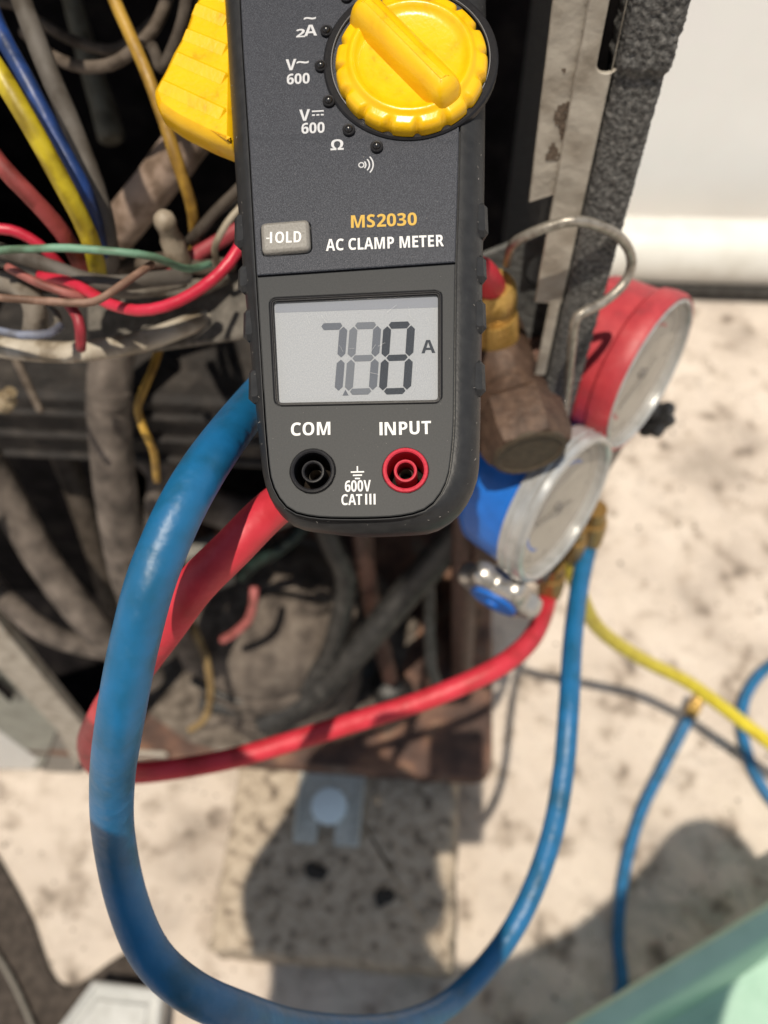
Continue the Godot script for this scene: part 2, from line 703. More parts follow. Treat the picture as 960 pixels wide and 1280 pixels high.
	# grip pads down both sides
	for g in [[240, 288], [312, 350], [372, 416], [452, 498]]:
		for left in [false, true]:
			var st := Shape.new()
			var my: float = ((330.0 - (g[0] + g[1]) / 2.0) * 0.2133)
			var hgt: float = (g[1] - g[0]) * 0.2133
			var px := 0.0
			var best := 1e9
			for p in so:
				if absf(p.y - my) < best and (p.x < 0.0) == left:
					best = absf(p.y - my)
					px = p.x
			var sgn := -1.0 if left else 1.0
			st.box(Vector3(px - sgn * 2.1, my, -8.2) * K, Vector3(4.6, hgt, 9.0) * K, Basis(Vector3.UP, sgn * 0.25), 1.3 * K)
			piece("grip_pad", st.done(), rubber, root)

	# display: bezel, liquid crystal panel, digits, window
	var disp := piece("display_bezel", bezel(window, K), black, root)
	var lcd_o: PackedVector2Array = rounded([Vector2(-22.85, -8.54), Vector2(22.37, -8.08), Vector2(21.53, -38.45), Vector2(-21.38, -37.93)], 0.8)
	var lcd := surf("display panel", [[0.0, lin(0.19, 0.205, 0.225)], [0.45, lin(0.265, 0.28, 0.305)], [0.6, lin(0.285, 0.30, 0.325)], [1.0, lin(0.38, 0.395, 0.42)]], 0.11, 0.30, 0.6, 0.0, 0.1, 0.0, 2, 1024)
	piece("liquid_crystal_panel", loft(lcd_o, [[0, -1.75], [0, -1.55]], K), lcd, disp)
	piece("bezel_shade", loft(PackedVector2Array([Vector2(-21.96, -9.30), Vector2(21.93, -8.79), Vector2(21.83, -12.37), Vector2(-21.94, -12.24)]), [[0, -1.53], [0, -1.50]], K), plain("bezel shade", lin(0.15, 0.165, 0.20), 0.6), disp)  # dark strip puts the shade under the bezel into colour
	var seg_dark := plain("segment dark", lin(0.010, 0.014, 0.022), 0.9)
	var seg_mid := plain("segment mid", lin(0.085, 0.094, 0.115), 0.9)
	var seg_pale := plain("segment pale", lin(0.115, 0.125, 0.145), 0.9)
	for m in [seg_dark, seg_mid, seg_pale]:
		m.metallic_specular = 0.1
	var d8: Vector2 = Vector2(10.45, -25.96)
	var d7: Vector2 = Vector2(1.51, -25.76)
	var d6: Vector2 = Vector2(-7.48, -25.66)
	piece("digit", digit("abcdefg", d8, K), seg_dark, disp)
	piece("digit", digit("adefg", d7, K), seg_pale, disp)
	piece("digit", digit("bc", d7, K), seg_mid, disp)
	piece("digit", digit("abc", d6, K), seg_mid, disp)
	var pt: Vector2 = Vector2(-3.22, -35.11)
	piece("decimal_point", loft(PackedVector2Array([pt + Vector2(0.8, -0.7), pt + Vector2(0, 0.9), pt + Vector2(-0.8, -0.7)]), [[0, -1.5], [0, -1.42]], K), seg_mid, disp)
	var unit := letter("A", Vector2(18.70, -23.18), 3.5, seg_dark, disp, -1.5, 3.6)
	unit.name = "unit_letter"
	var glass := StandardMaterial3D.new()
	glass.resource_name = "display window"
	glass.transparency = BaseMaterial3D.TRANSPARENCY_ALPHA
	glass.albedo_color = Color(0.95, 0.97, 1.0, 0.025)
	glass.roughness = 0.06
	glass.metallic_specular = 0.22
	piece("window_pane", loft(outline_offset(anticlockwise(lcd_o), -0.02), [[0, -0.95], [0, -0.75]], K), glass, disp)
	# fine scratches in the window
	var sc := Shape.new()
	var rng := RandomNumberGenerator.new()
	rng.seed = 4
	var c0: Vector2 = Vector2(4.98, -24.76)
	for i in 14:
		var q := c0 + Vector2(rng.randf_range(-21, 14), rng.randf_range(-12, 13))
		var an := rng.randf_range(0, TAU)
		var ln := rng.randf_range(0.6, 3.6)
		sc.box(Vector3(q.x, q.y, -0.742) * K, Vector3(ln, rng.randf_range(0.03, 0.06), 0.006) * K, Basis(Vector3.BACK, an))
	piece("scratch", sc.done(), plain("scratch", lin(0.42, 0.43, 0.45), 0.5), disp).set_meta("kind", "stuff")

	# dust and nicks caught on the face and the rim
	var dk := Shape.new()
	for i in 150:
		var q := Vector2(rng.randf_range(-26, 27), rng.randf_range(-64, 60))
		if Geometry2D.is_point_in_polygon(q, window) or not Geometry2D.is_point_in_polygon(q, outline_offset(fo, -1.0)) or q.distance_to(dial_c) < 25.0 or q.distance_to(com) < 7.0 or q.distance_to(inp) < 7.0 or Geometry2D.is_point_in_polygon(q, outline_offset(anticlockwise(hold), 1.0)):
			continue
		var w := rng.randf_range(0.05, 0.13)
		dk.box(Vector3(q.x, q.y, 0.01) * K, Vector3(w * rng.randf_range(1.0, 4.0 if i % 9 == 0 else 1.6), w, 0.03) * K, Basis(Vector3.BACK, rng.randf_range(0, TAU)))
	for i in so.size():
		if rng.randf() < 0.5:
			var q := so[i].lerp(so[(i + 1) % so.size()], rng.randf())
			var inn := outline_offset(so, -2.6)[i]
			q = q.lerp(inn, rng.randf_range(0.5, 1.0))
			dk.box(Vector3(q.x, q.y, -2.55) * K, Vector3(rng.randf_range(0.1, 0.7), rng.randf_range(0.06, 0.14), 0.12) * K, Basis(Vector3.BACK, rng.randf_range(0, TAU)))
	piece("dust_specks", dk.done(), plain("pale dust", lin(0.20, 0.19, 0.18), 0.9), root).set_meta("kind", "stuff")

	# jacks
	var jack_red := surf("jack red", [[0.0, lin(0.36, 0.02, 0.035)], [0.5, lin(0.52, 0.035, 0.06)], [1.0, lin(0.58, 0.05, 0.075)]], 0.02, 0.05, 0.42, 0.3, 0.2)
	jack_red.metallic_specular = 0.3
	jack(root, com, black, "black_jack", K)
	jack(root, inp, jack_red, "red_jack", K)

	# hold button
	var grey := surf("hold button", [[0.0, lin(0.17, 0.16, 0.145)], [0.5, lin(0.22, 0.21, 0.195)], [1.0, lin(0.25, 0.24, 0.225)]], 0.02, 0.05, 0.5, 0.8, 0.1)
	var hb := piece("hold_button", loft(hold, [[0, -1.7], [0, 0.9], [-0.3, 1.35], [-0.9, 1.6]], K), grey, root)
	letter("OLD", Vector2(-17.91, 7.64), 3.2, white_ink, hb, 1.6, 7.0)
	stem(Vector2(-22.54, 7.69), 3.2, 0.6, white_ink, hb, 1.65)
	var wear := Shape.new()
	var hw: Vector2 = Vector2(-23.30, 7.61)
	wear.box(Vector3(hw.x - 0.1, hw.y - 0.1, 1.65) * K, Vector3(0.9, 0.32, 0.1) * K)
	piece("worn_letter", wear.done(), white_ink, hb)

	# lettering
	letter("MS2030", Vector2(7.67, 12.18), 3.62, gold_ink, root, 0.02, 17.68)
	letter("AC CLAMP METER", Vector2(7.78, 5.72), 3.30, white_ink, root, 0.02, 31.52)
	letter("COM", Vector2(-12.18, -44.92), 3.45, white_ink, root, 0.02, 10.22)
	letter("NPUT", Vector2(12.90, -45.47), 3.45, white_ink, root, 0.02, 11.9)
	stem(Vector2(6.02, -45.47), 3.45, 0.78, white_ink, root, 0.07)
	letter("600V", Vector2(-0.12, -60.27), 2.88, white_ink, root, 0.02, 6.60)
	letter("CAT", Vector2(-1.69, -63.75), 2.75, white_ink, root, 0.02, 5.3)
	stem(Vector2(1.97, -63.74), 2.75, 0.5, white_ink, root, 0.07)
	stem(Vector2(3.03, -63.76), 2.75, 0.5, white_ink, root, 0.07)
	stem(Vector2(4.09, -63.79), 2.75, 0.5, white_ink, root, 0.07)
	letter("2", Vector2(-14.88, 70.11), 2.56, grey_ink, root, 0.02, 2.56)
	letter("A", Vector2(-12.04, 70.82), 3.41, grey_ink, root, 0.02, 3.62)
	letter("~", Vector2(-12.26, 74.65), 3.40, grey_ink, root, 0.02, 3.41)
	letter("V", Vector2(-17.58, 60.32), 3.41, grey_ink, root, 0.02, 2.98)
	letter("~", Vector2(-14.31, 60.88), 3.40, grey_ink, root, 0.02, 3.41)
	letter("600", Vector2(-15.54, 55.84), 3.19, grey_ink, root, 0.02, 6.39)
	letter("V", Vector2(-13.74, 44.53), 3.41, grey_ink, root, 0.02, 2.98)
	letter("600", Vector2(-11.41, 40.51), 3.19, grey_ink, root, 0.02, 6.39)
	letter("Ω", Vector2(-4.80, 35.09), 3.19, grey_ink, root, 0.02, 3.62)
	var mk := Shape.new()
	var dc: Vector2 = Vector2(-10.07, 45.56)
	var mh: Vector2 = Vector2(-10.07, 44.21)
	mk.box(Vector3(dc.x, dc.y, 0.06) * K, Vector3(3.3, 0.42, 0.1) * K)
	for i in 3:
		mk.box(Vector3(mh.x - 1.22 + 1.22 * i, mh.y + 0.2, 0.06) * K, Vector3(0.8, 0.42, 0.1) * K)
	piece("direct_current_mark", mk.done(), grey_ink, root)
	mk = Shape.new()
	var gm: Vector2 = Vector2(-0.19, -56.64)
	mk.box(Vector3(gm.x, gm.y + 0.75, 0.06) * K, Vector3(0.35, 1.5, 0.1) * K)
	for i in 3:
		mk.box(Vector3(gm.x, gm.y - 0.85 * i, 0.062) * K, Vector3(3.4 - 1.05 * i, 0.38, 0.1) * K)
	piece("earth_mark", mk.done(), white_ink, root)
	mk = Shape.new()
	var sm: Vector2 = Vector2(3.36, 28.70)
	mk.skin([ring_at(circle((sm + Vector2(-1.55, 0)) * K, 0.85 * K, 20), 0.0001), ring_at(circle((sm + Vector2(-1.55, 0)) * K, 0.55 * K, 20), 0.0001)])
	for i in 3:
		var arc: Array = []
		var arc2: Array = []
		for j in 13:
			var t := lerpf(-0.75, 0.75, j / 12.0)
			var rr := 1.6 + 1.0 * i
			arc.append(Vector3(sm.x - 1.75 + cos(t) * rr, sm.y + sin(t) * rr, 0.1) * K)
			arc2.append(Vector3(sm.x - 1.75 + cos(t) * (rr - 0.36), sm.y + sin(t) * (rr - 0.36), 0.1) * K)
		mk.skin([arc, arc2], 0.5, false)
	piece("sound_mark", mk.done(), grey_ink, root)

	# selector: black ring with position studs, yellow dial, raised handle
	var ring := piece("dial_ring", lathe([Vector2(24.3, -1.5), Vector2(24.3, 0.5), Vector2(23.8, 0.9), Vector2(22.3, 0.9), Vector2(21.9, 0.6), Vector2(21.7, -1.2)].map(func(v): return v * K), Vector3(dial_c.x, dial_c.y, 0) * K, Vector3.BACK, 72, 0, 0.0, true), black, root)
	piece("ring_edge", lathe([Vector2(22.05, 0.5), Vector2(22.1, 1.02), Vector2(21.85, 1.05), Vector2(21.75, 0.5)].map(func(v): return v * K), Vector3(dial_c.x, dial_c.y, 0) * K, Vector3.BACK, 72, 0, 0.0, true), plain("worn ring edge", lin(0.16, 0.16, 0.165), 0.4), ring)
	for p in [Vector2(-1.78, 80.49), Vector2(-7.50, 69.93), Vector2(-9.11, 59.01), Vector2(-6.93, 48.05), Vector2(-1.48, 39.03), Vector2(6.11, 33.60)]:
		piece("stud_seat", lathe([Vector2(1.75, -0.5), Vector2(1.75, 0.9), Vector2(1.55, 1.05), Vector2(1.2, 1.0)].map(func(v): return v * K), Vector3(p.x, p.y, 0) * K, Vector3.BACK, 20), black, root)
		piece("position_stud", lathe([Vector2(1.15, 0.5), Vector2(1.15, 1.1), Vector2(1.0, 1.5), Vector2(0.7, 1.8), Vector2(0.3, 1.95), Vector2(0.0, 2.0)].map(func(v): return v * K), Vector3(p.x, p.y, 0) * K, Vector3.BACK, 18), plain("stud black", lin(0.016, 0.016, 0.018), 0.22), root)
	var dc2: Vector2 = Vector2(16.03, 56.70)
	var dial := piece("dial", dial_mesh(K), yellow, root)
	dial.position = Vector3(dc2.x, dc2.y, 0) * K
	var h0: Vector2 = Vector2(2.42, 72.29)
	var h1: Vector2 = Vector2(26.50, 42.92)
	var hs := Shape.new()
	var hd := (h1 - h0)
	var prof := rounded(rect(hd.length(), 8.4), 3.6, 8)
	add_loft(hs, prof, [[1.0, 0.0], [0.6, 1.8], [0.1, 3.4], [-0.6, 4.8], [-1.5, 5.7], [-2.5, 6.25], [-3.4, 6.45]], K)
	var handle := piece("dial_handle", hs.done(), yellow, dial)
	var hm: Vector2 = (h0 + h1) / 2.0 - dc2
	handle.position = Vector3(hm.x, hm.y, 4.4) * K
	handle.rotation.z = hd.angle()

	# trigger lever on the left edge and the jaws above the frame
	var tr := anticlockwise(rounded([Vector2(-35.89, 42.81), Vector2(-44.08, 46.59), Vector2(-53.34, 52.03), Vector2(-59.28, 56.82), Vector2(-60.91, 62.20), Vector2(-57.45, 69.21), Vector2(-55.16, 75.00), Vector2(-51.89, 81.32), Vector2(-49.85, 88.86), Vector2(-46.54, 96.11), Vector2(-43.85, 111.35), Vector2(-42.10, 125.52), Vector2(-36.05, 125.08)], 1.6, 4))
	var lever := piece("trigger_lever", loft(tr, [[-2.4, -21.0], [-0.8, -19.8], [0.0, -17.8], [0.0, -12.5], [-0.7, -10.2], [-2.0, -9.0]], K), yellow, root)
	for q in [[Vector2(-57.37, 62.88), Vector2(-39.78, 53.07)], [Vector2(-53.30, 71.86), Vector2(-39.50, 64.48)], [Vector2(-50.36, 79.41), Vector2(-39.43, 73.95)], [Vector2(-47.65, 87.85), Vector2(-39.35, 83.56)], [Vector2(-45.37, 94.77), Vector2(-39.00, 91.64)]]:
		var rs := Shape.new()
		var mid: Vector2 = (q[0] + q[1]) / 2.0
		var dd: Vector2 = q[1] - q[0]
		rs.box(Vector3(mid.x, mid.y, -9.75) * K, Vector3(dd.length() + 2.2, 4.6, 2.4) * K, Basis(Vector3.BACK, dd.angle()) * Basis(Vector3.RIGHT, 0.22), 0.6 * K)
		piece("trigger_ridge", rs.done(), yellow, lever)
	var js := Shape.new()
	var j0: Vector2 = Vector2(0.10, 126.44)
	for side in [-1.0, 1.0]:
		var pts: Array = []
		for i in 9:
			var t := lerpf(-1.2, 1.5, i / 8.0)
			pts.append(Vector3(j0.x + side * cos(t) * 27.0, j0.y + 33.0 + sin(t) * 32.0, -14.0) * K)
		add_tube(js, pts, 8.5 * K, 5.5 * K, 16, 0.004)
	piece("clamp_jaw", js.done(), rubber, root)


func open_cap(s: Shape, outline: PackedVector2Array, holes: Array, z: float) -> void:
	# a flat cap with holes, cut into strips through the holes' centres
	var cuts: Array = [-1000.0, 1000.0]
	for h in holes:
		var mid := 0.0
		for p in h:
			mid += p.y / h.size()
		cuts.append(mid)
	cuts.sort()
	for i in cuts.size() - 1:
		if cuts[i + 1] - cuts[i] < 0.00001:
			continue
		var band := PackedVector2Array([Vector2(-1000, cuts[i]), Vector2(1000, cuts[i]), Vector2(1000, cuts[i + 1]), Vector2(-1000, cuts[i + 1])])
		var parts: Array = Geometry2D.intersect_polygons(outline, band)
		for h in holes:
			var next: Array = []
			for p in parts:
				next.append_array(Geometry2D.clip_polygons(p, h))
			parts = next
		for p in parts:
			s.cap(p, z)


func stem(at: Vector2, tall: float, wide: float, m: Material, parent: Node3D, z: float) -> void:
	# a plain upright stroke, as the capital I of this print
	var s := Shape.new()
	s.box(Vector3(at.x, at.y, z) * 0.001, Vector3(wide, tall, 0.12) * 0.001)
	piece("lettering", s.done(), m, parent)


func letter(what: String, at: Vector2, cap_height: float, m: Material, parent: Node3D, z: float, width: float) -> MeshInstance3D:
	# print of a given cap height and width, in millimetres
	var mesh := text_mesh(what)
	var o := piece("lettering", mesh, m, parent)
	var box := mesh.get_aabb()
	var k := width * 0.001 / box.size.x
	var tall := cap_height * 0.001 / 0.0046
	o.position = Vector3(at.x * 0.001 - box.get_center().x * k, at.y * 0.001 - box.get_center().y * tall, (z + 0.05) * 0.001)
	o.scale = Vector3(k, tall, 1)
	return o


func bezel(window: PackedVector2Array, K: float) -> ArrayMesh:
	# a stepped dark frame lining the display opening
	var s := Shape.new()
	window = anticlockwise(window)
	var rings: Array = []
	for l in [[-0.05, -1.7], [-0.08, -0.05], [-0.3, 0.1], [-0.55, 0.08], [-0.7, -0.25], [-0.95, -0.25], [-1.1, -0.5], [-1.15, -1.7]]:
		var q := outline_offset(window, l[0])
		for i in q.size():
			q[i] *= K
		rings.append(ring_at(q, l[1] * K))
	s.skin(rings, 0.7)
	return s.done()


func digit(which: String, c: Vector2, K: float) -> ArrayMesh:
	# seven slanted segments, 19.6 mm tall
	var s := Shape.new()
	var w := 3.15
	var h := 9.1
	var t := 1.05
	var slant := 0.085
	var put := func(pts: Array) -> void:
		var o := PackedVector2Array()
		for p in pts:
			o.append(c + Vector2(p.x + p.y * slant, p.y))
		add_loft(s, o, [[0, -1.5], [0, -1.42]], K)
	var flat := func(y: float, up: float) -> void:
		put.call([Vector2(-w + 0.35, y), Vector2(-w + 1.1, y - t * up), Vector2(w - 1.1, y - t * up), Vector2(w - 0.35, y), Vector2(w - 0.9, y + t * 0.8), Vector2(-w + 0.9, y + t * 0.8)])
	var tall := func(x: float, y0: float, y1: float) -> void:
		put.call([Vector2(x, y0 + 0.3), Vector2(x + t, y0 + 1.3), Vector2(x + t, y1 - 1.3), Vector2(x, y1 - 0.3), Vector2(x - t, y1 - 1.3), Vector2(x - t, y0 + 1.3)])
	for k in which:
		match k:
			"a": flat.call(h, 1.0)
			"g": flat.call(0.0, 0.8)
			"d": flat.call(-h, 0.8)
			"b": tall.call(w, 0.0, h)
			"c": tall.call(w, -h, 0.0)
			"f": tall.call(-w, 0.0, h)
			"e": tall.call(-w, -h, 0.0)
	return s.done()


func jack(root: Node3D, c: Vector2, m: Material, called: String, K: float) -> void:
	var at := Vector3(c.x, c.y, 0) * K
	var k := func(v): return v * K
	var o := piece(called, lathe([Vector2(5.85, -1.7), Vector2(5.85, 0.35), Vector2(5.6, 0.75), Vector2(5.1, 0.85), Vector2(4.75, 0.6), Vector2(4.6, -13.0)].map(k), at, Vector3.BACK, 48, 0, 0.0, true), m, root)
	piece("sleeve", lathe([Vector2(3.0, -13.0), Vector2(3.0, -0.6), Vector2(2.85, -0.3), Vector2(2.5, -0.25), Vector2(2.2, -0.5), Vector2(2.15, -12.5)].map(k), at, Vector3.BACK, 40, 0, 0.0, true), m, o)
	var dust := surf("jack dust", [[0.0, lin(0.006, 0.005, 0.004)], [0.6, lin(0.016, 0.013, 0.011)], [1.0, lin(0.07, 0.055, 0.04)]], 0.008, 0.05, 1.0)
	dust.metallic_specular = 0.05
	piece("socket_bottom", lathe([Vector2(4.7, -12.6), Vector2(4.7, -12.2), Vector2(0.0, -12.2)].map(k), at, Vector3.BACK, 32), dust, o)
	piece("contact", lathe([Vector2(1.9, -12.4), Vector2(1.9, -6.0), Vector2(1.55, -5.8), Vector2(1.5, -12.3)].map(k), at, Vector3.BACK, 24, 0, 0.0, true), plain("contact metal", lin(0.35, 0.32, 0.28), 0.4, 1.0), o)


func dial_mesh(K: float) -> ArrayMesh:
	# scalloped rim, smooth shoulder, dished centre
	var s := Shape.new()
	var prof := [Vector2(20.8, -0.6), Vector2(20.9, 2.2), Vector2(20.7, 3.6), Vector2(20.1, 4.6), Vector2(19.2, 5.0), Vector2(18.0, 5.1), Vector2(17.5, 5.3), Vector2(17.0, 5.9), Vector2(16.4, 6.3), Vector2(15.8, 6.2), Vector2(15.1, 5.6), Vector2(14.3, 4.9), Vector2(13.0, 4.6), Vector2(7.0, 4.5), Vector2(0.01, 4.5)]
	var sides := 168
	var rings: Array = []
	for i in prof.size():
		var r0: float = prof[i].x
		var cut := clampf((r0 - 18.4) / 1.4, 0.0, 1.0)
		var ring: Array = []
		for j in sides:
			var a := TAU * j / sides
			var w := fposmod(a / TAU * 16.0, 1.0)
			var bite := smoothstep(0.0, 0.08, w) * smoothstep(0.30, 0.22, w)
			var r := r0 - bite * cut * 0.85
			ring.append(Vector3(cos(a) * r, sin(a) * r, prof[i].y - bite * cut * 1.1) * K)
		rings.append(ring)
	s.skin(rings, 0.3)
	return s.done()


# ------------------------------------------------------------------ the opened outdoor unit
func stain(area: Rect2, z: float, seed_: int, cover: float, cell := 0.0007) -> ArrayMesh:
	# a crust of dirt with a ragged outline, in the plane z
	var fn := FastNoiseLite.new()
	fn.seed = seed_
	fn.frequency = 95.0
	fn.fractal_octaves = 4
	var s := Shape.new()
	for i in int(area.size.x / cell):
		for j in int(area.size.y / cell):
			var x := area.position.x + i * cell
			var y := area.position.y + j * cell
			var u := (float(i) * cell / area.size.x - 0.5) * 2.0
			var v := (float(j) * cell / area.size.y - 0.5) * 2.0
			if fn.get_noise_2d(x, y) * 1.6 + 0.5 * (1.0 - u * u - v * v) > cover:
				var h := z + 0.0002 + 0.0004 * absf(fn.get_noise_2d(x * 3.0, y * 3.0))
				s.quad(Vector3(x, y, h), Vector3(x, y + cell, h), Vector3(x + cell, y + cell, h), Vector3(x + cell, y, h), 4)
	return s.done()


func flat_prism(points: Array, z0: float, z1: float, bevel := 0.0004) -> ArrayMesh:
	# an upright plate: the x and y of the points, between two depths
	var o := PackedVector2Array()
	for p in points:
		o.append(Vector2(p.x, p.y))
	return loft(anticlockwise(o), [[-bevel, z0], [0, z0 + bevel], [0, z1 - bevel], [-bevel, z1]])


func build_unit() -> void:
	var zf := -0.27
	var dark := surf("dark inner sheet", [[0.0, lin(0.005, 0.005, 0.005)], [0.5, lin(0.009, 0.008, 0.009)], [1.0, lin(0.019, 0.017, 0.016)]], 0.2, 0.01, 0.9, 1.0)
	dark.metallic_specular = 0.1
	var cream := surf("weathered cream paint", [[0.0, lin(0.20, 0.17, 0.135)], [0.3, lin(0.32, 0.285, 0.24)], [0.55, lin(0.40, 0.365, 0.315)], [1.0, lin(0.46, 0.425, 0.37)]], 0.11, 0.008, 0.5, 1.5)
	var rust := surf("rust", [[0.0, lin(0.035, 0.020, 0.016)], [0.35, lin(0.080, 0.043, 0.032)], [0.55, lin(0.135, 0.070, 0.048)], [0.7, lin(0.20, 0.105, 0.066)], [0.82, lin(0.17, 0.115, 0.085)], [1.0, lin(0.26, 0.19, 0.145)]], 0.36, 0.008, 0.75, 1.6)
	var dusty := surf("dusty pan", [[0.0, lin(0.04, 0.031, 0.025)], [0.35, lin(0.092, 0.075, 0.061)], [0.6, lin(0.145, 0.12, 0.10)], [1.0, lin(0.21, 0.18, 0.152)]], 0.15, 0.010, 0.9, 3.0)
	var soot := surf("clogged fins", [[0.0, lin(0.020, 0.020, 0.020)], [0.35, lin(0.062, 0.061, 0.060)], [0.6, lin(0.12, 0.118, 0.115)], [0.8, lin(0.18, 0.176, 0.17)], [1.0, lin(0.30, 0.295, 0.285)]], 0.035, 0.025, 0.95, 3.0, 0.06)
	var root := thing("outdoor_unit", "opened outdoor air conditioning unit with cream corner post and rusty base pan", "air conditioner")

	# base pan, a folded sheet with rounded corners
	var pan := PackedVector2Array()
	for p in rounded([Vector2(0.098, 0.262), Vector2(0.098, 0.70), Vector2(-1.05, 0.70), Vector2(-1.05, 0.262)], 0.03, 8):
		pan.append(p)
	var base := piece("base_pan", loft(pan, [[-0.004, 0.0], [0, 0.004], [0, 0.020], [-0.002, 0.0245], [-0.006, 0.027]]), rust, root)
	base.rotation.x = -PI / 2
	base.position = Vector3(0, 0.105, 0)
	# dust lies over the left half of the pan
	var ds := PackedVector2Array()
	for i in 40:
		var a := TAU * i / 40
		ds.append(Vector2(-0.24 + cos(a) * 0.225 + 0.012 * sin(a * 7.0), 0.45 + sin(a) * 0.17 + 0.008 * cos(a * 9.0)))
	var dust := piece("dust_layer", loft(ds, [[0, 0.0], [-0.004, 0.0012]]), dusty, root)
	dust.rotation.x = -PI / 2
	dust.position = Vector3(0, 0.1316, 0)
	var lip := Shape.new()
	lip.box(Vector3(-0.405, 0.137, -0.266), Vector3(0.13, 0.012, 0.006), Basis.IDENTITY, 0.002)
	piece("pan_lip", lip.done(), cream, root)

	# cabinet sheets
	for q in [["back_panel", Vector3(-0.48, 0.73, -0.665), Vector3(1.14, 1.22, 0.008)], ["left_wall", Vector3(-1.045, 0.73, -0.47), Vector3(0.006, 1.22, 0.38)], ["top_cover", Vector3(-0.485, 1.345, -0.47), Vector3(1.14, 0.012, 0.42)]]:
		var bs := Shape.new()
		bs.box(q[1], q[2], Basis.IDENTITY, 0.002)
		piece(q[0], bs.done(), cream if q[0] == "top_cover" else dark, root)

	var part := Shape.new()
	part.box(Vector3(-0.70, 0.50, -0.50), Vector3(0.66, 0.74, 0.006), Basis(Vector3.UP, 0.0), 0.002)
	piece("gap_shade_panel", part.done(), dark, root)  # added dark panel, paints the shade between the pipes black
	var floor_shade := Shape.new()
	floor_shade.box(Vector3(-0.73, 0.1345, -0.385), Vector3(0.62, 0.004, 0.225), Basis.IDENTITY, 0.001)
	piece("pan_shade_sheet", floor_shade.done(), dark, root)  # added dark sheet, colours the pan floor as if in shade

	# corner post: a slotted front flange, an inner flange that stops short, a rusty foot
	var l0: Vector3 = Vector3(0.0415, 1.0634, -0.27)
	var r0: Vector3 = Vector3(0.0536, 1.0635, -0.27)
	var foot: Vector3 = Vector3(0.0565, 0.8937, -0.27)
	var s0: Vector3 = Vector3(0.048, 1.0409, -0.27)
	var s1: Vector3 = Vector3(0.0549, 1.0409, -0.27)
	var o := PackedVector2Array([Vector2(r0.x, 0.94), Vector2(r0.x, 1.338), Vector2(l0.x, 1.338), Vector2(l0.x, 0.94)])
	var slot := rounded([Vector2(s1.x, s0.y), Vector2(s1.x, s0.y + 0.16), Vector2(s0.x, s0.y + 0.16), Vector2(s0.x, s0.y)], 0.004)
	var post := piece("corner_post", plate(o, [slot], zf, zf - 0.0016, 0.0005, 1.0), cream, root)
	var sb := Shape.new()
	sb.box(Vector3((s0.x + s1.x) / 2, s0.y + 0.08, zf - 0.012), Vector3(0.016, 0.18, 0.002), Basis.IDENTITY, 0.0005)
	piece("slot_backing", sb.done(), dark, post)
	var inner: Vector3 = Vector3(0.0326, 0.9893, -0.272)
	var inner_r: Vector3 = Vector3(0.0473, 0.9897, -0.272)
	var top_l: Vector3 = Vector3(0.0305, 1.0624, -0.272)
	piece("post_flange", flat_prism([Vector2(inner.x, inner.y), Vector2(l0.x + 0.001, inner.y + 0.004), Vector2(l0.x + 0.001, 1.338), Vector2(top_l.x, 1.338), Vector2(top_l.x, top_l.y)], zf - 0.004, zf - 0.002), cream, post)
	piece("post_strip", flat_prism([Vector2(r0.x - 0.0055, foot.y), Vector2(r0.x - 0.0005, foot.y), Vector2(r0.x - 0.0005, 0.941), Vector2(r0.x - 0.0055, 0.941)], zf - 0.0016, zf), cream, post)
	var ft := Shape.new()
	var f0 := Vector3(r0.x - 0.006, foot.y + 0.004, zf - 0.010)
	var f1 := Vector3(r0.x - 0.002, 0.13, -0.41)
	ft.box((f0 + f1) / 2.0, Vector3(0.020, 0.006, f0.distance_to(f1)), Basis.looking_at(f1 - f0, Vector3.BACK), 0.001)
	piece("post_foot", ft.done(), rust, post)
	var grime := surf("caked dirt", [[0.0, lin(0.09, 0.066, 0.048)], [1.0, lin(0.20, 0.155, 0.12)]], 0.02, 0.03, 0.95, 4.0)
	var st0: Vector3 = Vector3(0.0355, 0.9995, -0.272)
	var st1: Vector3 = Vector3(0.0456, 1.0416, -0.272)
	piece("dirt_crust", stain(Rect2(st0.x, st0.y, st1.x - st0.x, st1.y - st0.y), zf - 0.002, 3, 0.46), grime, post)

	# condenser coil seen on its end beside the post, furred with dirt
	var c0: Vector3 = Vector3(0.0538, 1.0635, -0.27)
	var c1: Vector3 = Vector3(0.0714, 1.0636, -0.27)
	var lump_y: float = Vector3(0.0745, 1.0417, -0.27).y
	var fn := FastNoiseLite.new()
	fn.seed = 21
	fn.frequency = 1.0
	fn.fractal_octaves = 5
	var cs := Shape.new()
	var rings: Array = []
	var around := rounded([Vector2(c1.x, -0.62), Vector2(c1.x, zf + 0.001), Vector2(c0.x + 0.0006, zf + 0.001), Vector2(c0.x + 0.0006, -0.62)], 0.003, 4)
	around.reverse()
	var dense := PackedVector2Array()
	for i in around.size():
		var p: Vector2 = around[i]
		var q: Vector2 = around[(i + 1) % around.size()]
		var n := clampi(int(p.distance_to(q) / 0.0011), 1, 24)
		for k in n:
			dense.append(p.lerp(q, float(k) / n))
	var y := 0.66
	while y < 1.338:
		var ring: Array = []
		var lump := smoothstep(lump_y - 0.002, lump_y + 0.003, y)
		for i in dense.size():
			var p: Vector2 = dense[i]
			var nrm := (p - Vector2((c0.x + c1.x) / 2, clampf(p.y, -0.60, zf - 0.01))).normalized()
			var w := fn.get_noise_3d(p.x * 260.0, y * 260.0, p.y * 260.0) * 0.0006 + fn.get_noise_3d(p.x * 900.0, y * 900.0, p.y * 900.0) * 0.0004
			w += lump * (0.0016 + 0.0022 * absf(fn.get_noise_3d(p.x * 330.0, y * 330.0 + 40.0, p.y * 330.0)))
			if p.x < c0.x + 0.002 and p.y > -0.28:
				w = minf(w, 0.0002)
			ring.append(Vector3(p.x + nrm.x * w, y, p.y + nrm.y * w))
		rings.append(ring)
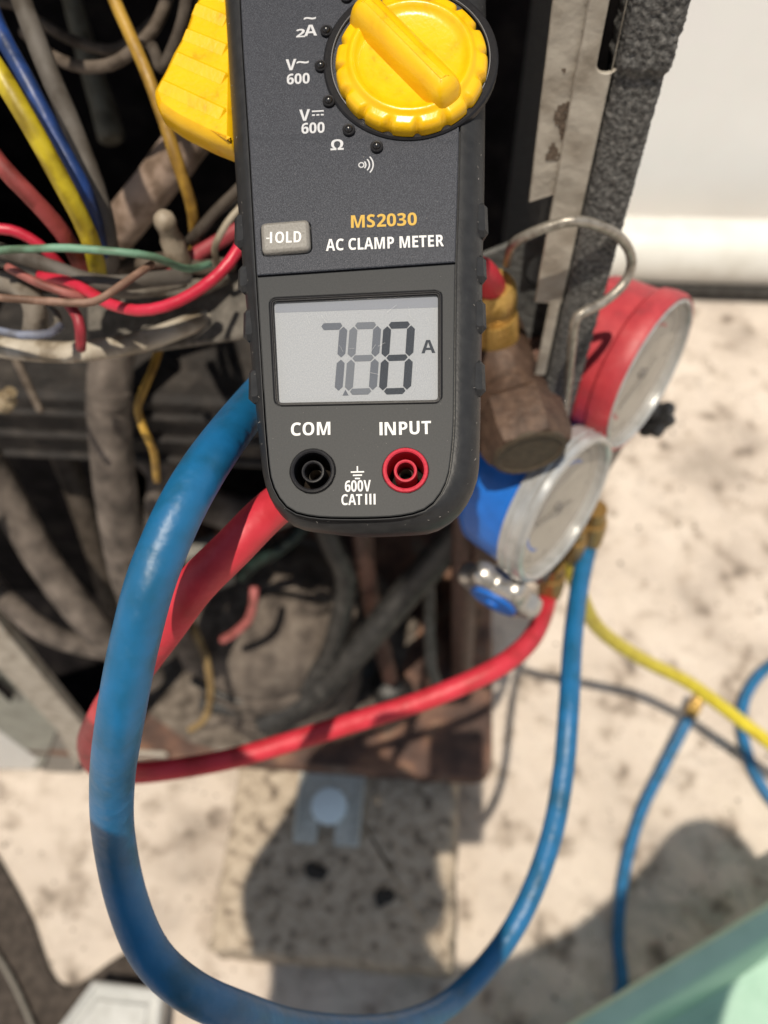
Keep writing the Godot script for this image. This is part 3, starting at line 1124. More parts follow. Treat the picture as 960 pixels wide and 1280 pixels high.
		y += 0.0012 if y > 0.85 else 0.012
	for r in rings:
		r.reverse()
	cs.skin(rings, -2.0)
	var coil := piece("condenser_coil", cs.done(), soot, root)
	var cf := Shape.new()
	cf.box(Vector3((c0.x + c1.x) / 2 - 0.002, 0.396, -0.515), Vector3(c1.x - c0.x - 0.006, 0.53, 0.205), Basis.IDENTITY, 0.003)
	piece("coil_foot", cf.done(), dark, coil)

	# bracket that carries the service valves
	var hole := PackedVector2Array()
	var hc: Vector3 = Vector3(0.048, 0.9408, -0.292)
	for p in circle(Vector2(hc.x, hc.y), 0.0098, 28):
		hole.append(Vector2(p.x, hc.y + (p.y - hc.y) * 1.05))
	var bo := PackedVector2Array()
	for p in [Vector3(0.0129, 0.9463, -0.292), Vector3(0.0351, 0.9583, -0.292), Vector3(0.0649, 0.9618, -0.292), Vector3(0.0696, 0.9308, -0.292), Vector3(0.0672, 0.8798, -0.292), Vector3(0.0421, 0.8499, -0.292), Vector3(0.0063, 0.8478, -0.292), Vector3(0.0024, 0.9354, -0.292)]:
		bo.append(Vector2(p.x, p.y))
	piece("valve_bracket", plate(rounded(Array(anticlockwise(bo)), 0.004), [hole], -0.2905, -0.293, 0.0006, 1.0), surf("grey bracket", [[0.0, lin(0.06, 0.06, 0.06)], [0.5, lin(0.12, 0.122, 0.12)], [1.0, lin(0.18, 0.175, 0.17)]], 0.08, 0.012, 0.6, 2.0), root)

	# control tray that carries the wiring, ribbed in front
	var tray := Shape.new()
	var t0: Vector3 = Vector3(-0.1698, 0.7651, -0.3724)
	tray.box(t0, Vector3(0.30, 0.075, 0.10), Basis.IDENTITY, 0.004)
	var tray_o := piece("control_tray", tray.done(), surf("tray sheet", [[0.0, lin(0.007, 0.006, 0.006)], [0.5, lin(0.016, 0.013, 0.012)], [1.0, lin(0.048, 0.040, 0.034)]], 0.16, 0.01, 0.75, 2.5), root)
	for i in 3:
		var rb := Shape.new()
		rb.box(t0 + Vector3(0, 0.022 - 0.024 * i, 0.052), Vector3(0.29, 0.006, 0.006), Basis.IDENTITY, 0.002)
		piece("tray_rib", rb.done(), materials["tray sheet"], tray_o)

	# left front panel, pulled askew
	var green := surf("grey green panel paint", [[0.0, lin(0.19, 0.195, 0.17)], [0.5, lin(0.255, 0.265, 0.235)], [1.0, lin(0.31, 0.315, 0.28)]], 0.2, 0.01, 0.5, 1.0)
	var panel := piece("front_panel", flat_prism([Vector3(-0.3903, 0.7265, -0.262), Vector3(-0.432, 0.4438, -0.262), Vector3(-0.4476, 0.2476, -0.262), Vector3(-0.5433, 0.0584, -0.262), Vector3(-0.5692, 0.0163, -0.262), Vector3(-0.8638, -0.0606, -0.262)], -0.27, -0.262), green, root)
	var s_lot := PackedVector2Array()
	for p in [Vector3(-0.4352, 0.5027, -0.258), Vector3(-0.4427, 0.3823, -0.258), Vector3(-0.4605, 0.3506, -0.258), Vector3(-0.4503, 0.4723, -0.258)]:
		s_lot.append(Vector2(p.x, p.y))
	piece("panel_flange", flat_prism([Vector3(-0.3426, 0.8012, -0.256), Vector3(-0.3717, 0.5703, -0.256), Vector3(-0.4064, 0.2468, -0.256), Vector3(-0.4885, 0.0693, -0.256), Vector3(-0.4447, 0.2579, -0.256), Vector3(-0.4243, 0.456, -0.256), Vector3(-0.3813, 0.7368, -0.256)], -0.268, -0.2565), cream, panel)
	piece("flange_slot", loft(anticlockwise(s_lot), [[0, -0.257], [0, -0.2562]]), dark, panel)
	piece("panel_skirt", flat_prism([Vector3(-0.4524, 0.2369, -0.264), Vector3(-0.5024, 0.035, -0.264), Vector3(-0.515, 0.0044, -0.264), Vector3(-0.5751, -0.0116, -0.264)], -0.272, -0.264), surf("skirt grey", [[0.0, lin(0.16, 0.15, 0.135)], [1.0, lin(0.26, 0.245, 0.225)]], 0.1, 0.01, 0.6), panel)
	piece("sunlit_patch", flat_prism([Vector3(-0.5305, 0.3515, -0.2615), Vector3(-0.5378, 0.2135, -0.2615), Vector3(-0.5424, 0.0774, -0.2615), Vector3(-0.577, 0.0207, -0.2615), Vector3(-0.7206, -0.0166, -0.2615)], -0.2625, -0.2612, 0.0001), surf("sunlit patch white", [[0.0, lin(0.55, 0.54, 0.52)], [1.0, lin(0.72, 0.72, 0.70)]], 0.1, 0.02, 0.7), panel)  # white piece stands for sunlight on the panel, put into colour


func build_compressor() -> void:
	var shell := surf("dusty compressor", [[0.0, lin(0.026, 0.020, 0.017)], [0.35, lin(0.068, 0.054, 0.045)], [0.55, lin(0.118, 0.095, 0.079)], [0.8, lin(0.175, 0.146, 0.122)], [1.0, lin(0.25, 0.22, 0.19)]], 0.16, 0.009, 0.88, 4.0)
	var c: Vector3 = Vector3(-0.1868, 0.4112, -0.3764)
	var top := c.y
	var root := thing("compressor", "dusty brown compressor can at the bottom of the opened unit", "compressor", Vector3(c.x, 0.135, c.z))
	var h := top - 0.135
	piece("can", lathe([Vector2(0.075, 0.012), Vector2(0.098, 0.02), Vector2(0.102, 0.04), Vector2(0.102, h - 0.085), Vector2(0.106, h - 0.083), Vector2(0.106, h - 0.062), Vector2(0.101, h - 0.058), Vector2(0.098, h - 0.04), Vector2(0.088, h - 0.02), Vector2(0.068, h - 0.006), Vector2(0.04, h), Vector2(0.0, h + 0.002)], Vector3.ZERO, Vector3.UP, 56), shell, root)
	piece("clamp_band", lathe([Vector2(0.1025, 0.10), Vector2(0.1045, 0.101), Vector2(0.1045, 0.125), Vector2(0.1025, 0.126)], Vector3.ZERO, Vector3.UP, 56), shell, root)
	var feet := Shape.new()
	feet.box(Vector3(0, 0.012, 0), Vector3(0.25, 0.006, 0.10), Basis(Vector3.UP, 0.2), 0.002)
	piece("foot_plate", feet.done(), shell, root)
	for a in [0.2, PI + 0.2]:
		piece("rubber_foot", lathe([Vector2(0.022, -0.006), Vector2(0.024, 0.0), Vector2(0.016, 0.014), Vector2(0.015, 0.026), Vector2(0.006, 0.030), Vector2(0.006, 0.044), Vector2(0.0, 0.045)], Vector3(cos(a) * 0.105, 0.003, -sin(a) * 0.105), Vector3.UP, 20), plain("black rubber", lin(0.02, 0.02, 0.02), 0.7), root)
	# terminal cover and the stub pipes on the dome
	var metal := surf("dull terminal metal", [[0.0, lin(0.10, 0.095, 0.085)], [0.5, lin(0.26, 0.25, 0.23)], [1.0, lin(0.45, 0.44, 0.42)]], 0.05, 0.02, 0.5, 2.0, 0.03, 0.4)
	var t: Vector3 = Vector3(-0.2276, 0.4843, -0.3742)
	var ts := Shape.new()
	ts.box(t - root.position, Vector3(0.045, 0.03, 0.055), Basis(Vector3.UP, 0.5), 0.006)
	var cover := piece("terminal_cover", ts.done(), metal, root)
	for k in 3:
		piece("terminal_screw", lathe([Vector2(0.006, 0), Vector2(0.006, 0.004), Vector2(0.004, 0.006), Vector2(0.0, 0.0065)], t - root.position + Vector3(-0.012 + 0.012 * k, 0.0145, 0.008 - 0.012 * k), Vector3.UP, 12), metal, cover)


# ------------------------------------------------------------------ service valves
func hex_points(r: float) -> PackedVector2Array:
	var o := PackedVector2Array()
	for i in 6:
		o.append(Vector2(cos(TAU * i / 6 + 0.26), sin(TAU * i / 6 + 0.26)) * r)
	return o


func make_valve(cap_at: Vector3, label: String) -> Node3D:
	var brass := surf("tarnished brass", [[0.0, lin(0.026, 0.014, 0.009)], [0.4, lin(0.062, 0.035, 0.023)], [0.65, lin(0.092, 0.054, 0.036)], [1.0, lin(0.15, 0.095, 0.066)]], 0.06, 0.012, 0.62, 1.6, 0.05, 0.25)
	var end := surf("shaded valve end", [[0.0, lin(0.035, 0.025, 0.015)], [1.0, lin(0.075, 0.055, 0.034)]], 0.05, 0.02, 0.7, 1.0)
	var axis := Vector3(0.26, -0.10, 1.0).normalized()
	var root := thing("service_valve", label, "valve", cap_at)
	var z := axis
	var x := Vector3.UP.cross(z).normalized()
	var b := Basis(x, z.cross(x), z)
	var cap := piece("cap_nut", loft(hex_points(0.0215), [[-0.002, -0.026], [0, -0.0235], [0, -0.006], [-0.0016, -0.001], [-0.0022, 0.0]]), brass, root)
	cap.basis = b
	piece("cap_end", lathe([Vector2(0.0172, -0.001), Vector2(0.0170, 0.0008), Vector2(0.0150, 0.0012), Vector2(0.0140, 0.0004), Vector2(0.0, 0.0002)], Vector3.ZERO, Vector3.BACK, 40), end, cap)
	piece("valve_body", lathe([Vector2(0.012, -0.10), Vector2(0.0150, -0.098), Vector2(0.0160, -0.07), Vector2(0.0160, -0.046), Vector2(0.0135, -0.042), Vector2(0.0135, -0.034), Vector2(0.0175, -0.032), Vector2(0.0175, -0.0265), Vector2(0.015, -0.024)], Vector3.ZERO, Vector3.BACK, 32), brass, root).basis = b
	return root


func build_service_valves() -> void:
	var at: Vector3 = Vector3(0.0435, 0.8978, -0.2181)
	var root := make_valve(at, "tarnished brown service valve with large hex cap, right beside the meter")
	var p0: Vector3 = Vector3(0.0363, 0.8764, -0.2728)
	var p1: Vector3 = Vector3(0.0275, 0.9113, -0.2741)
	var brass: Material = materials["tarnished brass"]
	piece("charging_port", lathe([Vector2(0.0125, 0.0), Vector2(0.0120, 0.012), Vector2(0.0098, 0.020), Vector2(0.0098, p0.distance_to(p1) - 0.004), Vector2(0.0085, p0.distance_to(p1))], p0 - at, p1 - p0, 28), brass, root)
	var b0: Vector3 = Vector3(-0.0239, 0.9276, -0.2344)
	var small := make_valve(b0, "tarnished service valve hidden behind the meter that takes the blue hose")
	# copper pipe that leaves the valve
	var c0: Vector3 = Vector3(0.0443, 0.8339, -0.3187)
	var copper := surf("dull copper", [[0.0, lin(0.06, 0.028, 0.02)], [0.5, lin(0.14, 0.070, 0.052)], [1.0, lin(0.23, 0.13, 0.10)]], 0.06, 0.012, 0.6, 2.0)
	var t := piece("copper_pipe", tube([Vector3(0.0459, 0.8757, -0.3098), Vector3(0.0525, 0.872, -0.3232), Vector3(0.065, 0.8599, -0.343), Vector3(0.0765, 0.8244, -0.3631), Vector3(0.0741, 0.7687, -0.3504), Vector3(0.0594, 0.7042, -0.3412)], 0.0055, -1.0, 14, 0.006, 0.05), copper)
	tag(t, "short dull copper pipe bending behind the hex-capped valve", "pipe")
	# a spare cap and link beside the valve
	var f := piece("flare_cap", lathe([Vector2(0.007, 0), Vector2(0.0085, 0.002), Vector2(0.0085, 0.012), Vector2(0.006, 0.015), Vector2(0.0, 0.0155)], Vector3(0.0479, 0.8897, -0.2947), Vector3(0.3724, 0.3912, 0.8296), 20, 6, 0.06), copper)
	tag(f, "small reddish flare cap hanging between hex-capped valve and wire hook", "cap")


# ------------------------------------------------------------------ gauge manifold
func build_manifold() -> void:
	var red_c: Vector3 = Vector3(0.1126, 0.8705, -0.2945)
	var blue_c: Vector3 = Vector3(0.0712, 0.8324, -0.2308)
	var b := (blue_c - red_c).normalized()
	var n: Vector3 = Vector3(0.8565, 0.1311, 0.5493)
	n = (n - b * n.dot(b)).normalized()
	var u := b.cross(n)
	var root := thing("gauge_manifold", "gauge manifold with red gauge and blue gauge hung by a wire hook", "gauge manifold", (red_c + blue_c) / 2.0)
	var o := root.position
	var red_boot := surf("red gauge boot", [[0.0, lin(0.22, 0.035, 0.04)], [0.4, lin(0.38, 0.030, 0.042)], [0.7, lin(0.46, 0.045, 0.055)], [1.0, lin(0.50, 0.12, 0.12)]], 0.1, 0.01, 0.5, 1.0)
	var blue_boot := surf("blue gauge boot", [[0.0, lin(0.008, 0.09, 0.36)], [0.5, lin(0.005, 0.135, 0.56)], [1.0, lin(0.015, 0.165, 0.62)]], 0.1, 0.01, 0.42, 1.0)
	var clear := surf("gauge bezel", [[0.0, lin(0.30, 0.30, 0.29)], [0.5, lin(0.42, 0.425, 0.425)], [1.0, lin(0.50, 0.51, 0.52)]], 0.06, 0.01, 0.22, 0.5, 0.03, 0.35)
	gauge("red_gauge", root, red_c - o, n, b, u, red_boot, clear, true)
	var n2: Vector3 = Vector3(0.8174, 0.1543, 0.5547)
	n2 = (n2 - b * n2.dot(b)).normalized()
	gauge("blue_gauge", root, blue_c - o, n2, b, b.cross(n2), blue_boot, clear, false)
	var body_mat := surf("manifold casting", [[0.0, lin(0.045, 0.043, 0.04)], [1.0, lin(0.12, 0.115, 0.11)]], 0.05, 0.02, 0.4, 1.0, 0.03, 0.6)
	var brass := surf("brass fitting", [[0.0, lin(0.15, 0.085, 0.026)], [0.5, lin(0.32, 0.19, 0.060)], [1.0, lin(0.46, 0.29, 0.105)]], 0.03, 0.02, 0.34, 0.8, 0.05, 0.55)
	var chrome := surf("dull chrome", [[0.0, lin(0.30, 0.28, 0.255)], [0.5, lin(0.46, 0.44, 0.41)], [1.0, lin(0.58, 0.56, 0.53)]], 0.03, 0.02, 0.3, 1.0, 0.05, 0.75)
	var e0: Vector3 = Vector3(0.0565, 0.7647, -0.2276)
	var e1: Vector3 = Vector3(0.1277, 0.8258, -0.349)
	var bar_dir := (e1 - e0).normalized()
	var bs := Shape.new()
	var bx := Basis(bar_dir, n.cross(bar_dir).normalized(), bar_dir.cross(n.cross(bar_dir)).normalized())
	bs.box((e0 + e1) / 2.0 - o, Vector3(e0.distance_to(e1), 0.024, 0.026), bx, 0.004)
	var bar := piece("manifold_body", bs.done(), body_mat, root)
	for c in [red_c, blue_c]:
		var from: Vector3 = c - n * 0.02 - u * 0.030
		var on: Vector3 = e0 + bar_dir * (from - e0).dot(bar_dir)
		piece("gauge_stem", lathe([Vector2(0.007, 0), Vector2(0.007, from.distance_to(on) * 0.4), Vector2(0.0095, from.distance_to(on) * 0.42), Vector2(0.0095, from.distance_to(on))], from - o, on - from, 18), brass, root)
	# hand knobs
	var k_axis: Vector3 = (b + Vector3(0.016, 0.2181, 0.1407)).normalized()
	knob(root, Vector3(0.0391, 0.7782, -0.2041) - o, k_axis, chrome, blue_boot, e0 - o, 0.0262)
	var black := plain("black knob", lin(0.02, 0.02, 0.021), 0.35)
	knob(root, Vector3(0.1448, 0.7881, -0.333) - o, (n * 0.5 - u * 0.7).normalized(), black, chrome, e1 - o, 0.0140)
	# ports with knurled brass nuts for the hoses
	for q in [[Vector3(0.1053, 0.765, -0.278), Vector3(0.1096, 0.7205, -0.2797), 0.0085], [Vector3(0.0937, 0.7586, -0.2668), Vector3(0.0954, 0.723, -0.2672), 0.008], [Vector3(0.08, 0.7462, -0.246), Vector3(0.0835, 0.7038, -0.2472), 0.0085]]:
		var ln: float = q[0].distance_to(q[1])
		piece("hose_port", lathe([Vector2(q[2] * 0.8, 0), Vector2(q[2] * 0.8, ln * 0.3), Vector2(q[2], ln * 0.33), Vector2(q[2] * 1.05, ln * 0.6), Vector2(q[2] * 0.95, ln * 0.95), Vector2(q[2] * 0.7, ln)], q[0] - o, q[1] - q[0], 36, 18, 0.05), brass, root)
	# hanging hook of bent steel wire
	var steel := surf("hook steel", [[0.0, lin(0.14, 0.12, 0.10)], [0.5, lin(0.30, 0.275, 0.24)], [1.0, lin(0.42, 0.39, 0.35)]], 0.05, 0.02, 0.4, 1.0, 0.05, 0.5)
	var hook: Array = []
	for p in [Vector3(0.0668, 0.8597, -0.2596), Vector3(0.0635, 0.8906, -0.2573), Vector3(0.0592, 0.9268, -0.2538), Vector3(0.0575, 0.9456, -0.2531), Vector3(0.0601, 0.949, -0.2549), Vector3(0.0685, 0.9496, -0.2605), Vector3(0.0767, 0.9533, -0.2672), Vector3(0.0794, 0.9604, -0.2711), Vector3(0.0756, 0.9711, -0.2688), Vector3(0.0679, 0.9811, -0.265), Vector3(0.0582, 0.9885, -0.2606), Vector3(0.0491, 0.9921, -0.2578), Vector3(0.0409, 0.9901, -0.2573), Vector3(0.0329, 0.9859, -0.2573), Vector3(0.0275, 0.9773, -0.2618), Vector3(0.0277, 0.9565, -0.2758)]:
		hook.append(p - o)
	piece("hook", tube(hook, 0.0021, -1.0, 12, 0.004), steel, root)


func gauge(called: String, root: Node3D, c: Vector3, n: Vector3, b: Vector3, u: Vector3, boot: Material, bezel_m: Material, red: bool) -> void:
	# own frame: x along the manifold, y up the dial, z out of the face
	var holder := Transform3D(Basis(-b, u, n), c)
	if (-b).cross(u).dot(n) < 0.0:
		holder = Transform3D(Basis(b, u, n), c)
	var prof: Array = []
	if red:
		prof = [Vector2(0.0, -0.043), Vector2(0.026, -0.043), Vector2(0.037, -0.042), Vector2(0.0415, -0.038), Vector2(0.0425, -0.032), Vector2(0.0425, -0.013), Vector2(0.0445, -0.011), Vector2(0.0452, -0.006), Vector2(0.0450, -0.001), Vector2(0.0438, 0.001), Vector2(0.0425, 0.0005), Vector2(0.0422, -0.004)]
	else:
		prof = [Vector2(0.0, -0.046), Vector2(0.024, -0.046), Vector2(0.035, -0.045), Vector2(0.0395, -0.040), Vector2(0.0405, -0.034), Vector2(0.0418, -0.0135), Vector2(0.0424, -0.0130), Vector2(0.0424, -0.010)]
	var case_o := piece(called, lathe(prof, Vector3.ZERO, Vector3.BACK, 64, 0, 0.0, true), boot, root)
	case_o.transform = holder
	if red:
		piece("bezel", lathe([Vector2(0.0424, -0.004), Vector2(0.0424, 0.001), Vector2(0.0415, 0.0016), Vector2(0.0405, 0.0008), Vector2(0.0402, -0.005)], Vector3.ZERO, Vector3.BACK, 64, 0, 0.0, true), bezel_m, case_o)
	else:
		piece("bezel", lathe([Vector2(0.0425, -0.0125), Vector2(0.0446, -0.0120), Vector2(0.0448, -0.0095), Vector2(0.0440, -0.0088), Vector2(0.0440, -0.0080), Vector2(0.0452, -0.0074), Vector2(0.0454, -0.0046), Vector2(0.0446, -0.0039), Vector2(0.0448, -0.0028), Vector2(0.0452, -0.0015), Vector2(0.0440, 0.0012), Vector2(0.0415, 0.0020), Vector2(0.0398, 0.0008), Vector2(0.0394, -0.006)], Vector3.ZERO, Vector3.BACK, 64, 0, 0.0, true), bezel_m, case_o)
	var paper := surf("gauge dial paper", [[0.0, lin(0.30, 0.27, 0.225)], [0.5, lin(0.39, 0.355, 0.30)], [1.0, lin(0.46, 0.42, 0.36)]], 0.08, 0.01, 0.6)
	piece("dial_face", lathe([Vector2(0.0405, -0.0062), Vector2(0.0404, -0.0050), Vector2(0.0, -0.0050)], Vector3.ZERO, Vector3.BACK, 48), paper, case_o)
	var ink := plain("dial ink", lin(0.09, 0.085, 0.08), 0.6)
	var s := Shape.new()
	for i in 41:
		var a := deg_to_rad(225.0 - 270.0 * i / 40.0)
		var ln := 0.0045 if i % 5 == 0 else 0.0024
		var r := 0.0350 - ln / 2
		s.box(Vector3(cos(a) * r, sin(a) * r, -0.00486), Vector3(ln, 0.0005 if i % 5 else 0.0008, 0.0002), Basis(Vector3.BACK, a))
	piece("scale_marks", s.done(), ink, case_o)
	var arc: Array = []
	var arc2: Array = []
	for i in 31:
		var a := deg_to_rad(200.0 - 190.0 * i / 30.0)
		arc.append(Vector3(cos(a) * 0.028, sin(a) * 0.028, -0.00484))
		arc2.append(Vector3(cos(a) * 0.0262, sin(a) * 0.0262, -0.00484))
	var az := Shape.new()
	az.skin([arc, arc2], 0.5, false)
	piece("scale_arc", az.done(), boot, case_o)
	var nd := Shape.new()
	nd.box(Vector3(0.006, 0, -0.0030), Vector3(0.038, 0.0012, 0.0005))
	add_lathe(nd, [Vector2(0.0028, -0.0048), Vector2(0.0028, -0.0024), Vector2(0.002, -0.0020), Vector2(0.0, -0.0020)], Vector3.ZERO, Vector3.BACK, 20)
	piece("needle", nd.done(), ink, case_o).rotation.z = deg_to_rad(165.0 if red else 130.0)
	var glass := StandardMaterial3D.new()
	glass.resource_name = "gauge lens"
	glass.transparency = BaseMaterial3D.TRANSPARENCY_ALPHA
	glass.albedo_color = Color(0.97, 0.96, 0.94, 0.05)
	glass.roughness = 0.12
	glass.metallic_specular = 0.35
	if not materials.has("gauge lens"):
		materials["gauge lens"] = glass
	piece("lens", lathe([Vector2(0.0404, -0.0018), Vector2(0.0402, -0.0003), Vector2(0.028, 0.0004), Vector2(0.0, 0.0008)], Vector3.ZERO, Vector3.BACK, 48, 0, 0.0, true), materials["gauge lens"], case_o)


func knob(root: Node3D, c: Vector3, axis: Vector3, m: Material, centre: Material, stem_to: Vector3, r: float) -> void:
	var z := axis
	var x := Vector3.UP.cross(z).normalized()
	var t := Transform3D(Basis(x, z.cross(x), z), c)
	var o := PackedVector2Array()
	for i in 96:
		var a := TAU * i / 96
		var w := pow(0.5 + 0.5 * cos(a * 6.0), 0.8)
		o.append(Vector2(cos(a), sin(a)) * r * (0.78 + 0.22 * w))
	var k := r / 0.0262
	var body := piece("hand_knob", loft(o, [[-0.0045 * k, -0.012 * k], [-0.0012 * k, -0.0105 * k], [0, -0.007 * k], [0, -0.003 * k], [-0.0012 * k, 0.0], [-0.004 * k, 0.002 * k]]), m, root)
	body.transform = t
	piece("knob_centre", lathe([Vector2(0.0145, 0.0018), Vector2(0.0145, 0.0032), Vector2(0.0135, 0.0040), Vector2(0.0042, 0.0042), Vector2(0.0042, 0.0055), Vector2(0.0, 0.0058)].map(func(v): return v * k), Vector3.ZERO, Vector3.BACK, 32), centre, body)
	var from := c - axis * 0.010 * k
	piece("knob_stem", tube([from, from.lerp(stem_to, 0.5) - axis * 0.004, stem_to], 0.0055, -1.0, 14), m, root)


# ------------------------------------------------------------------ hoses
func brass_nut(parent: Node3D, at: Vector3, axis: Vector3, r: float, ln: float, o := Vector3.ZERO) -> void:
	var brass := surf("bright brass", [[0.0, lin(0.30, 0.18, 0.045)], [0.5, lin(0.52, 0.33, 0.09)], [1.0, lin(0.64, 0.43, 0.15)]], 0.03, 0.02, 0.34, 0.6, 0.05, 0.5)
	var nut := piece("brass_coupling", lathe([Vector2(r * 0.82, 0), Vector2(r, ln * 0.05), Vector2(r * 1.02, ln * 0.5), Vector2(r * 0.98, ln * 0.56)], at - o, axis, 60, 30, 0.055), brass, parent)
	piece("coupling_collar", lathe([Vector2(r * 0.9, ln * 0.55), Vector2(r * 0.9, ln * 0.66), Vector2(r * 1.0, ln * 0.70), Vector2(r * 1.0, ln * 0.92), Vector2(r * 0.86, ln), Vector2(r * 0.62, ln)], at - o, axis, 36), brass, nut)


func build_hoses() -> void:
	var blue := grimy("blue hose", lin(0.008, 0.135, 0.335), 0.44, 0, 0.12, 0.8)
	var red := grimy("red hose", lin(0.60, 0.032, 0.058), 0.52, 0, 0.12, 0.8)
	var yellow := grimy("yellow hose", lin(0.66, 0.56, 0.035), 0.42, 0, 0.12, 1.0)
	var h := thing("blue_hose", "thick blue charging hose looping in front from blue gauge to behind the meter", "hose")
	piece("hose", tube([Vector3(-0.0281, 0.9447, -0.2511), Vector3(-0.0396, 0.9599, -0.2365), Vector3(-0.0487, 0.9756, -0.2043), Vector3(-0.0556, 0.9963, -0.1618), Vector3(-0.0601, 1.0191, -0.1134), Vector3(-0.0667, 1.0156, -0.0888), Vector3(-0.0722, 1.0032, -0.0725), Vector3(-0.077, 0.9875, -0.057), Vector3(-0.0854, 0.9603, -0.047), Vector3(-0.0899, 0.9358, -0.0363), Vector3(-0.0867, 0.9197, -0.021), Vector3(-0.0787, 0.9109, -0.0082), Vector3(-0.0668, 0.9011, 0.0001), Vector3(-0.0543, 0.8829, 0.0046), Vector3(-0.0402, 0.8436, 0.0085), Vector3(-0.0193, 0.7941, 0.0089), Vector3(0.0005, 0.7474, 0.0052), Vector3(0.0228, 0.7053, -0.006), Vector3(0.0475, 0.6954, -0.0305), Vector3(0.0642, 0.699, -0.0565), Vector3(0.0763, 0.7125, -0.0881), Vector3(0.0823, 0.7269, -0.1203), Vector3(0.0856, 0.7377, -0.1558), Vector3(0.0918, 0.7309, -0.2015), Vector3(0.1001, 0.7215, -0.2433), Vector3(0.1091, 0.7199, -0.2787)], 0.0061, -1.0, 24, 0.004), blue, h)
	brass_nut(h, Vector3(-0.0276, 0.9428, -0.2521), Vector3(-0.4567, 0.4616, 0.4454), 0.0098, 0.024)
	h = thing("red_hose", "red charging hose from manifold looping left then up behind the meter", "hose")
	piece("hose", tube([Vector3(0.0222, 0.9485, -0.2683), Vector3(0.0182, 0.9621, -0.2594), Vector3(0.0128, 0.9727, -0.2513), Vector3(0.0036, 0.9773, -0.2407), Vector3(-0.0149, 0.9742, -0.2115), Vector3(-0.0291, 0.9722, -0.1699), Vector3(-0.0375, 0.9739, -0.1475), Vector3(-0.0483, 0.9867, -0.1236), Vector3(-0.058, 0.9857, -0.1099), Vector3(-0.0681, 0.9809, -0.0994), Vector3(-0.0798, 0.9652, -0.0923), Vector3(-0.0984, 0.9344, -0.0886), Vector3(-0.1278, 0.8785, -0.0911), Vector3(-0.154, 0.8225, -0.0937), Vector3(-0.1698, 0.7662, -0.097), Vector3(-0.1637, 0.7335, -0.1024), Vector3(-0.1435, 0.7189, -0.1098), Vector3(-0.1119, 0.7163, -0.1187), Vector3(-0.0743, 0.7213, -0.1308), Vector3(-0.0363, 0.7318, -0.142), Vector3(-0.0014, 0.7417, -0.1521), Vector3(0.0329, 0.7487, -0.1669), Vector3(0.0522, 0.7449, -0.1816), Vector3(0.0663, 0.7324, -0.2009), Vector3(0.0776, 0.7132, -0.2278), Vector3(0.0832, 0.7026, -0.249)], 0.0061, -1.0, 24, 0.004), red, h)
	brass_nut(h, Vector3(0.0281, 0.9097, -0.2735), Vector3(0.0224, 0.9464, -0.2687) - Vector3(0.0281, 0.9097, -0.2735), 0.0104, 0.043)
	h = thing("yellow_hose", "yellow charging hose running from manifold to lower right", "hose")
	piece("hose", tube([Vector3(0.0949, 0.7259, -0.268), Vector3(0.106, 0.6814, -0.2742), Vector3(0.1446, 0.5542, -0.3032), Vector3(0.1863, 0.4586, -0.3261), Vector3(0.2524, 0.3501, -0.3503), Vector3(0.3226, 0.2688, -0.3616), Vector3(0.3889, 0.2087, -0.35), Vector3(0.4374, 0.1881, -0.3235), Vector3(0.4943, 0.1639, -0.2926), Vector3(0.6015, 0.0983, -0.2401), Vector3(0.6915, 0.0169, -0.1242)], 0.0061, 0.0100, 20, 0.005), yellow, h)
	h = thing("blue_hose", "thin blue hose with brass end lying under the yellow hose", "hose")
	piece("hose", tube([Vector3(0.4033, 0.035, -0.4053), Vector3(0.3852, 0.026, -0.373), Vector3(0.3564, 0.016, -0.3245), Vector3(0.3227, 0.011, -0.2671), Vector3(0.2967, 0.009, -0.2038), Vector3(0.2801, 0.009, -0.1424), Vector3(0.2737, 0.009, -0.0945), Vector3(0.2749, 0.009, -0.0627), Vector3(0.2719, 0.009, -0.0403), Vector3(0.2554, 0.009, -0.0133), Vector3(0.2216, 0.009, 0.0144), Vector3(0.171, 0.009, 0.0426)], 0.0080, -1.0, 18, 0.005), blue, h)
	brass_nut(h, Vector3(0.3999, 0.036, -0.3998), Vector3(0.4183, 0.045, -0.4325) - Vector3(0.3999, 0.036, -0.3998), 0.0098, 0.036)
	h = thing("blue_hose", "blue hose curving in from the right edge, beside the yellow hose", "hose")
	piece("hose", tube([Vector3(0.6775, 0.012, -0.5517), Vector3(0.5981, 0.012, -0.5301), Vector3(0.538, 0.014, -0.4931), Vector3(0.5034, 0.012, -0.4537), Vector3(0.4867, 0.01, -0.409), Vector3(0.4864, 0.01, -0.3605), Vector3(0.4977, 0.01, -0.3149), Vector3(0.523, 0.01, -0.2778), Vector3(0.5877, 0.01, -0.224)], 0.0080, -1.0, 18, 0.005), blue, h)
	# the black cable that runs through the jaws
	var c := piece("cable", tube([Vector3(-0.0883, 1.0798, -0.3151), Vector3(-0.0499, 1.0971, -0.2724), Vector3(-0.0277, 1.1047, -0.2498), Vector3(-0.0086, 1.0979, -0.2691), Vector3(0.0171, 1.0742, -0.3184)], 0.004, -1.0, 14), grimy("black cable", lin(0.02, 0.02, 0.02), 0.5, 1))
	tag(c, "black cable passing through the jaws of the clamp meter", "cable")


# ------------------------------------------------------------------ wires in the unit
func wire(called: String, label: String, pts: Array, r: float, m: Material, group := "", uneven := 0.05, r1 := -1.0) -> void:
	var o := piece(called, tube(pts, r, r1, 12, 0.006, uneven), m)
	tag(o, label, called.get_slice("_", called.get_slice_count("_") - 1), group)


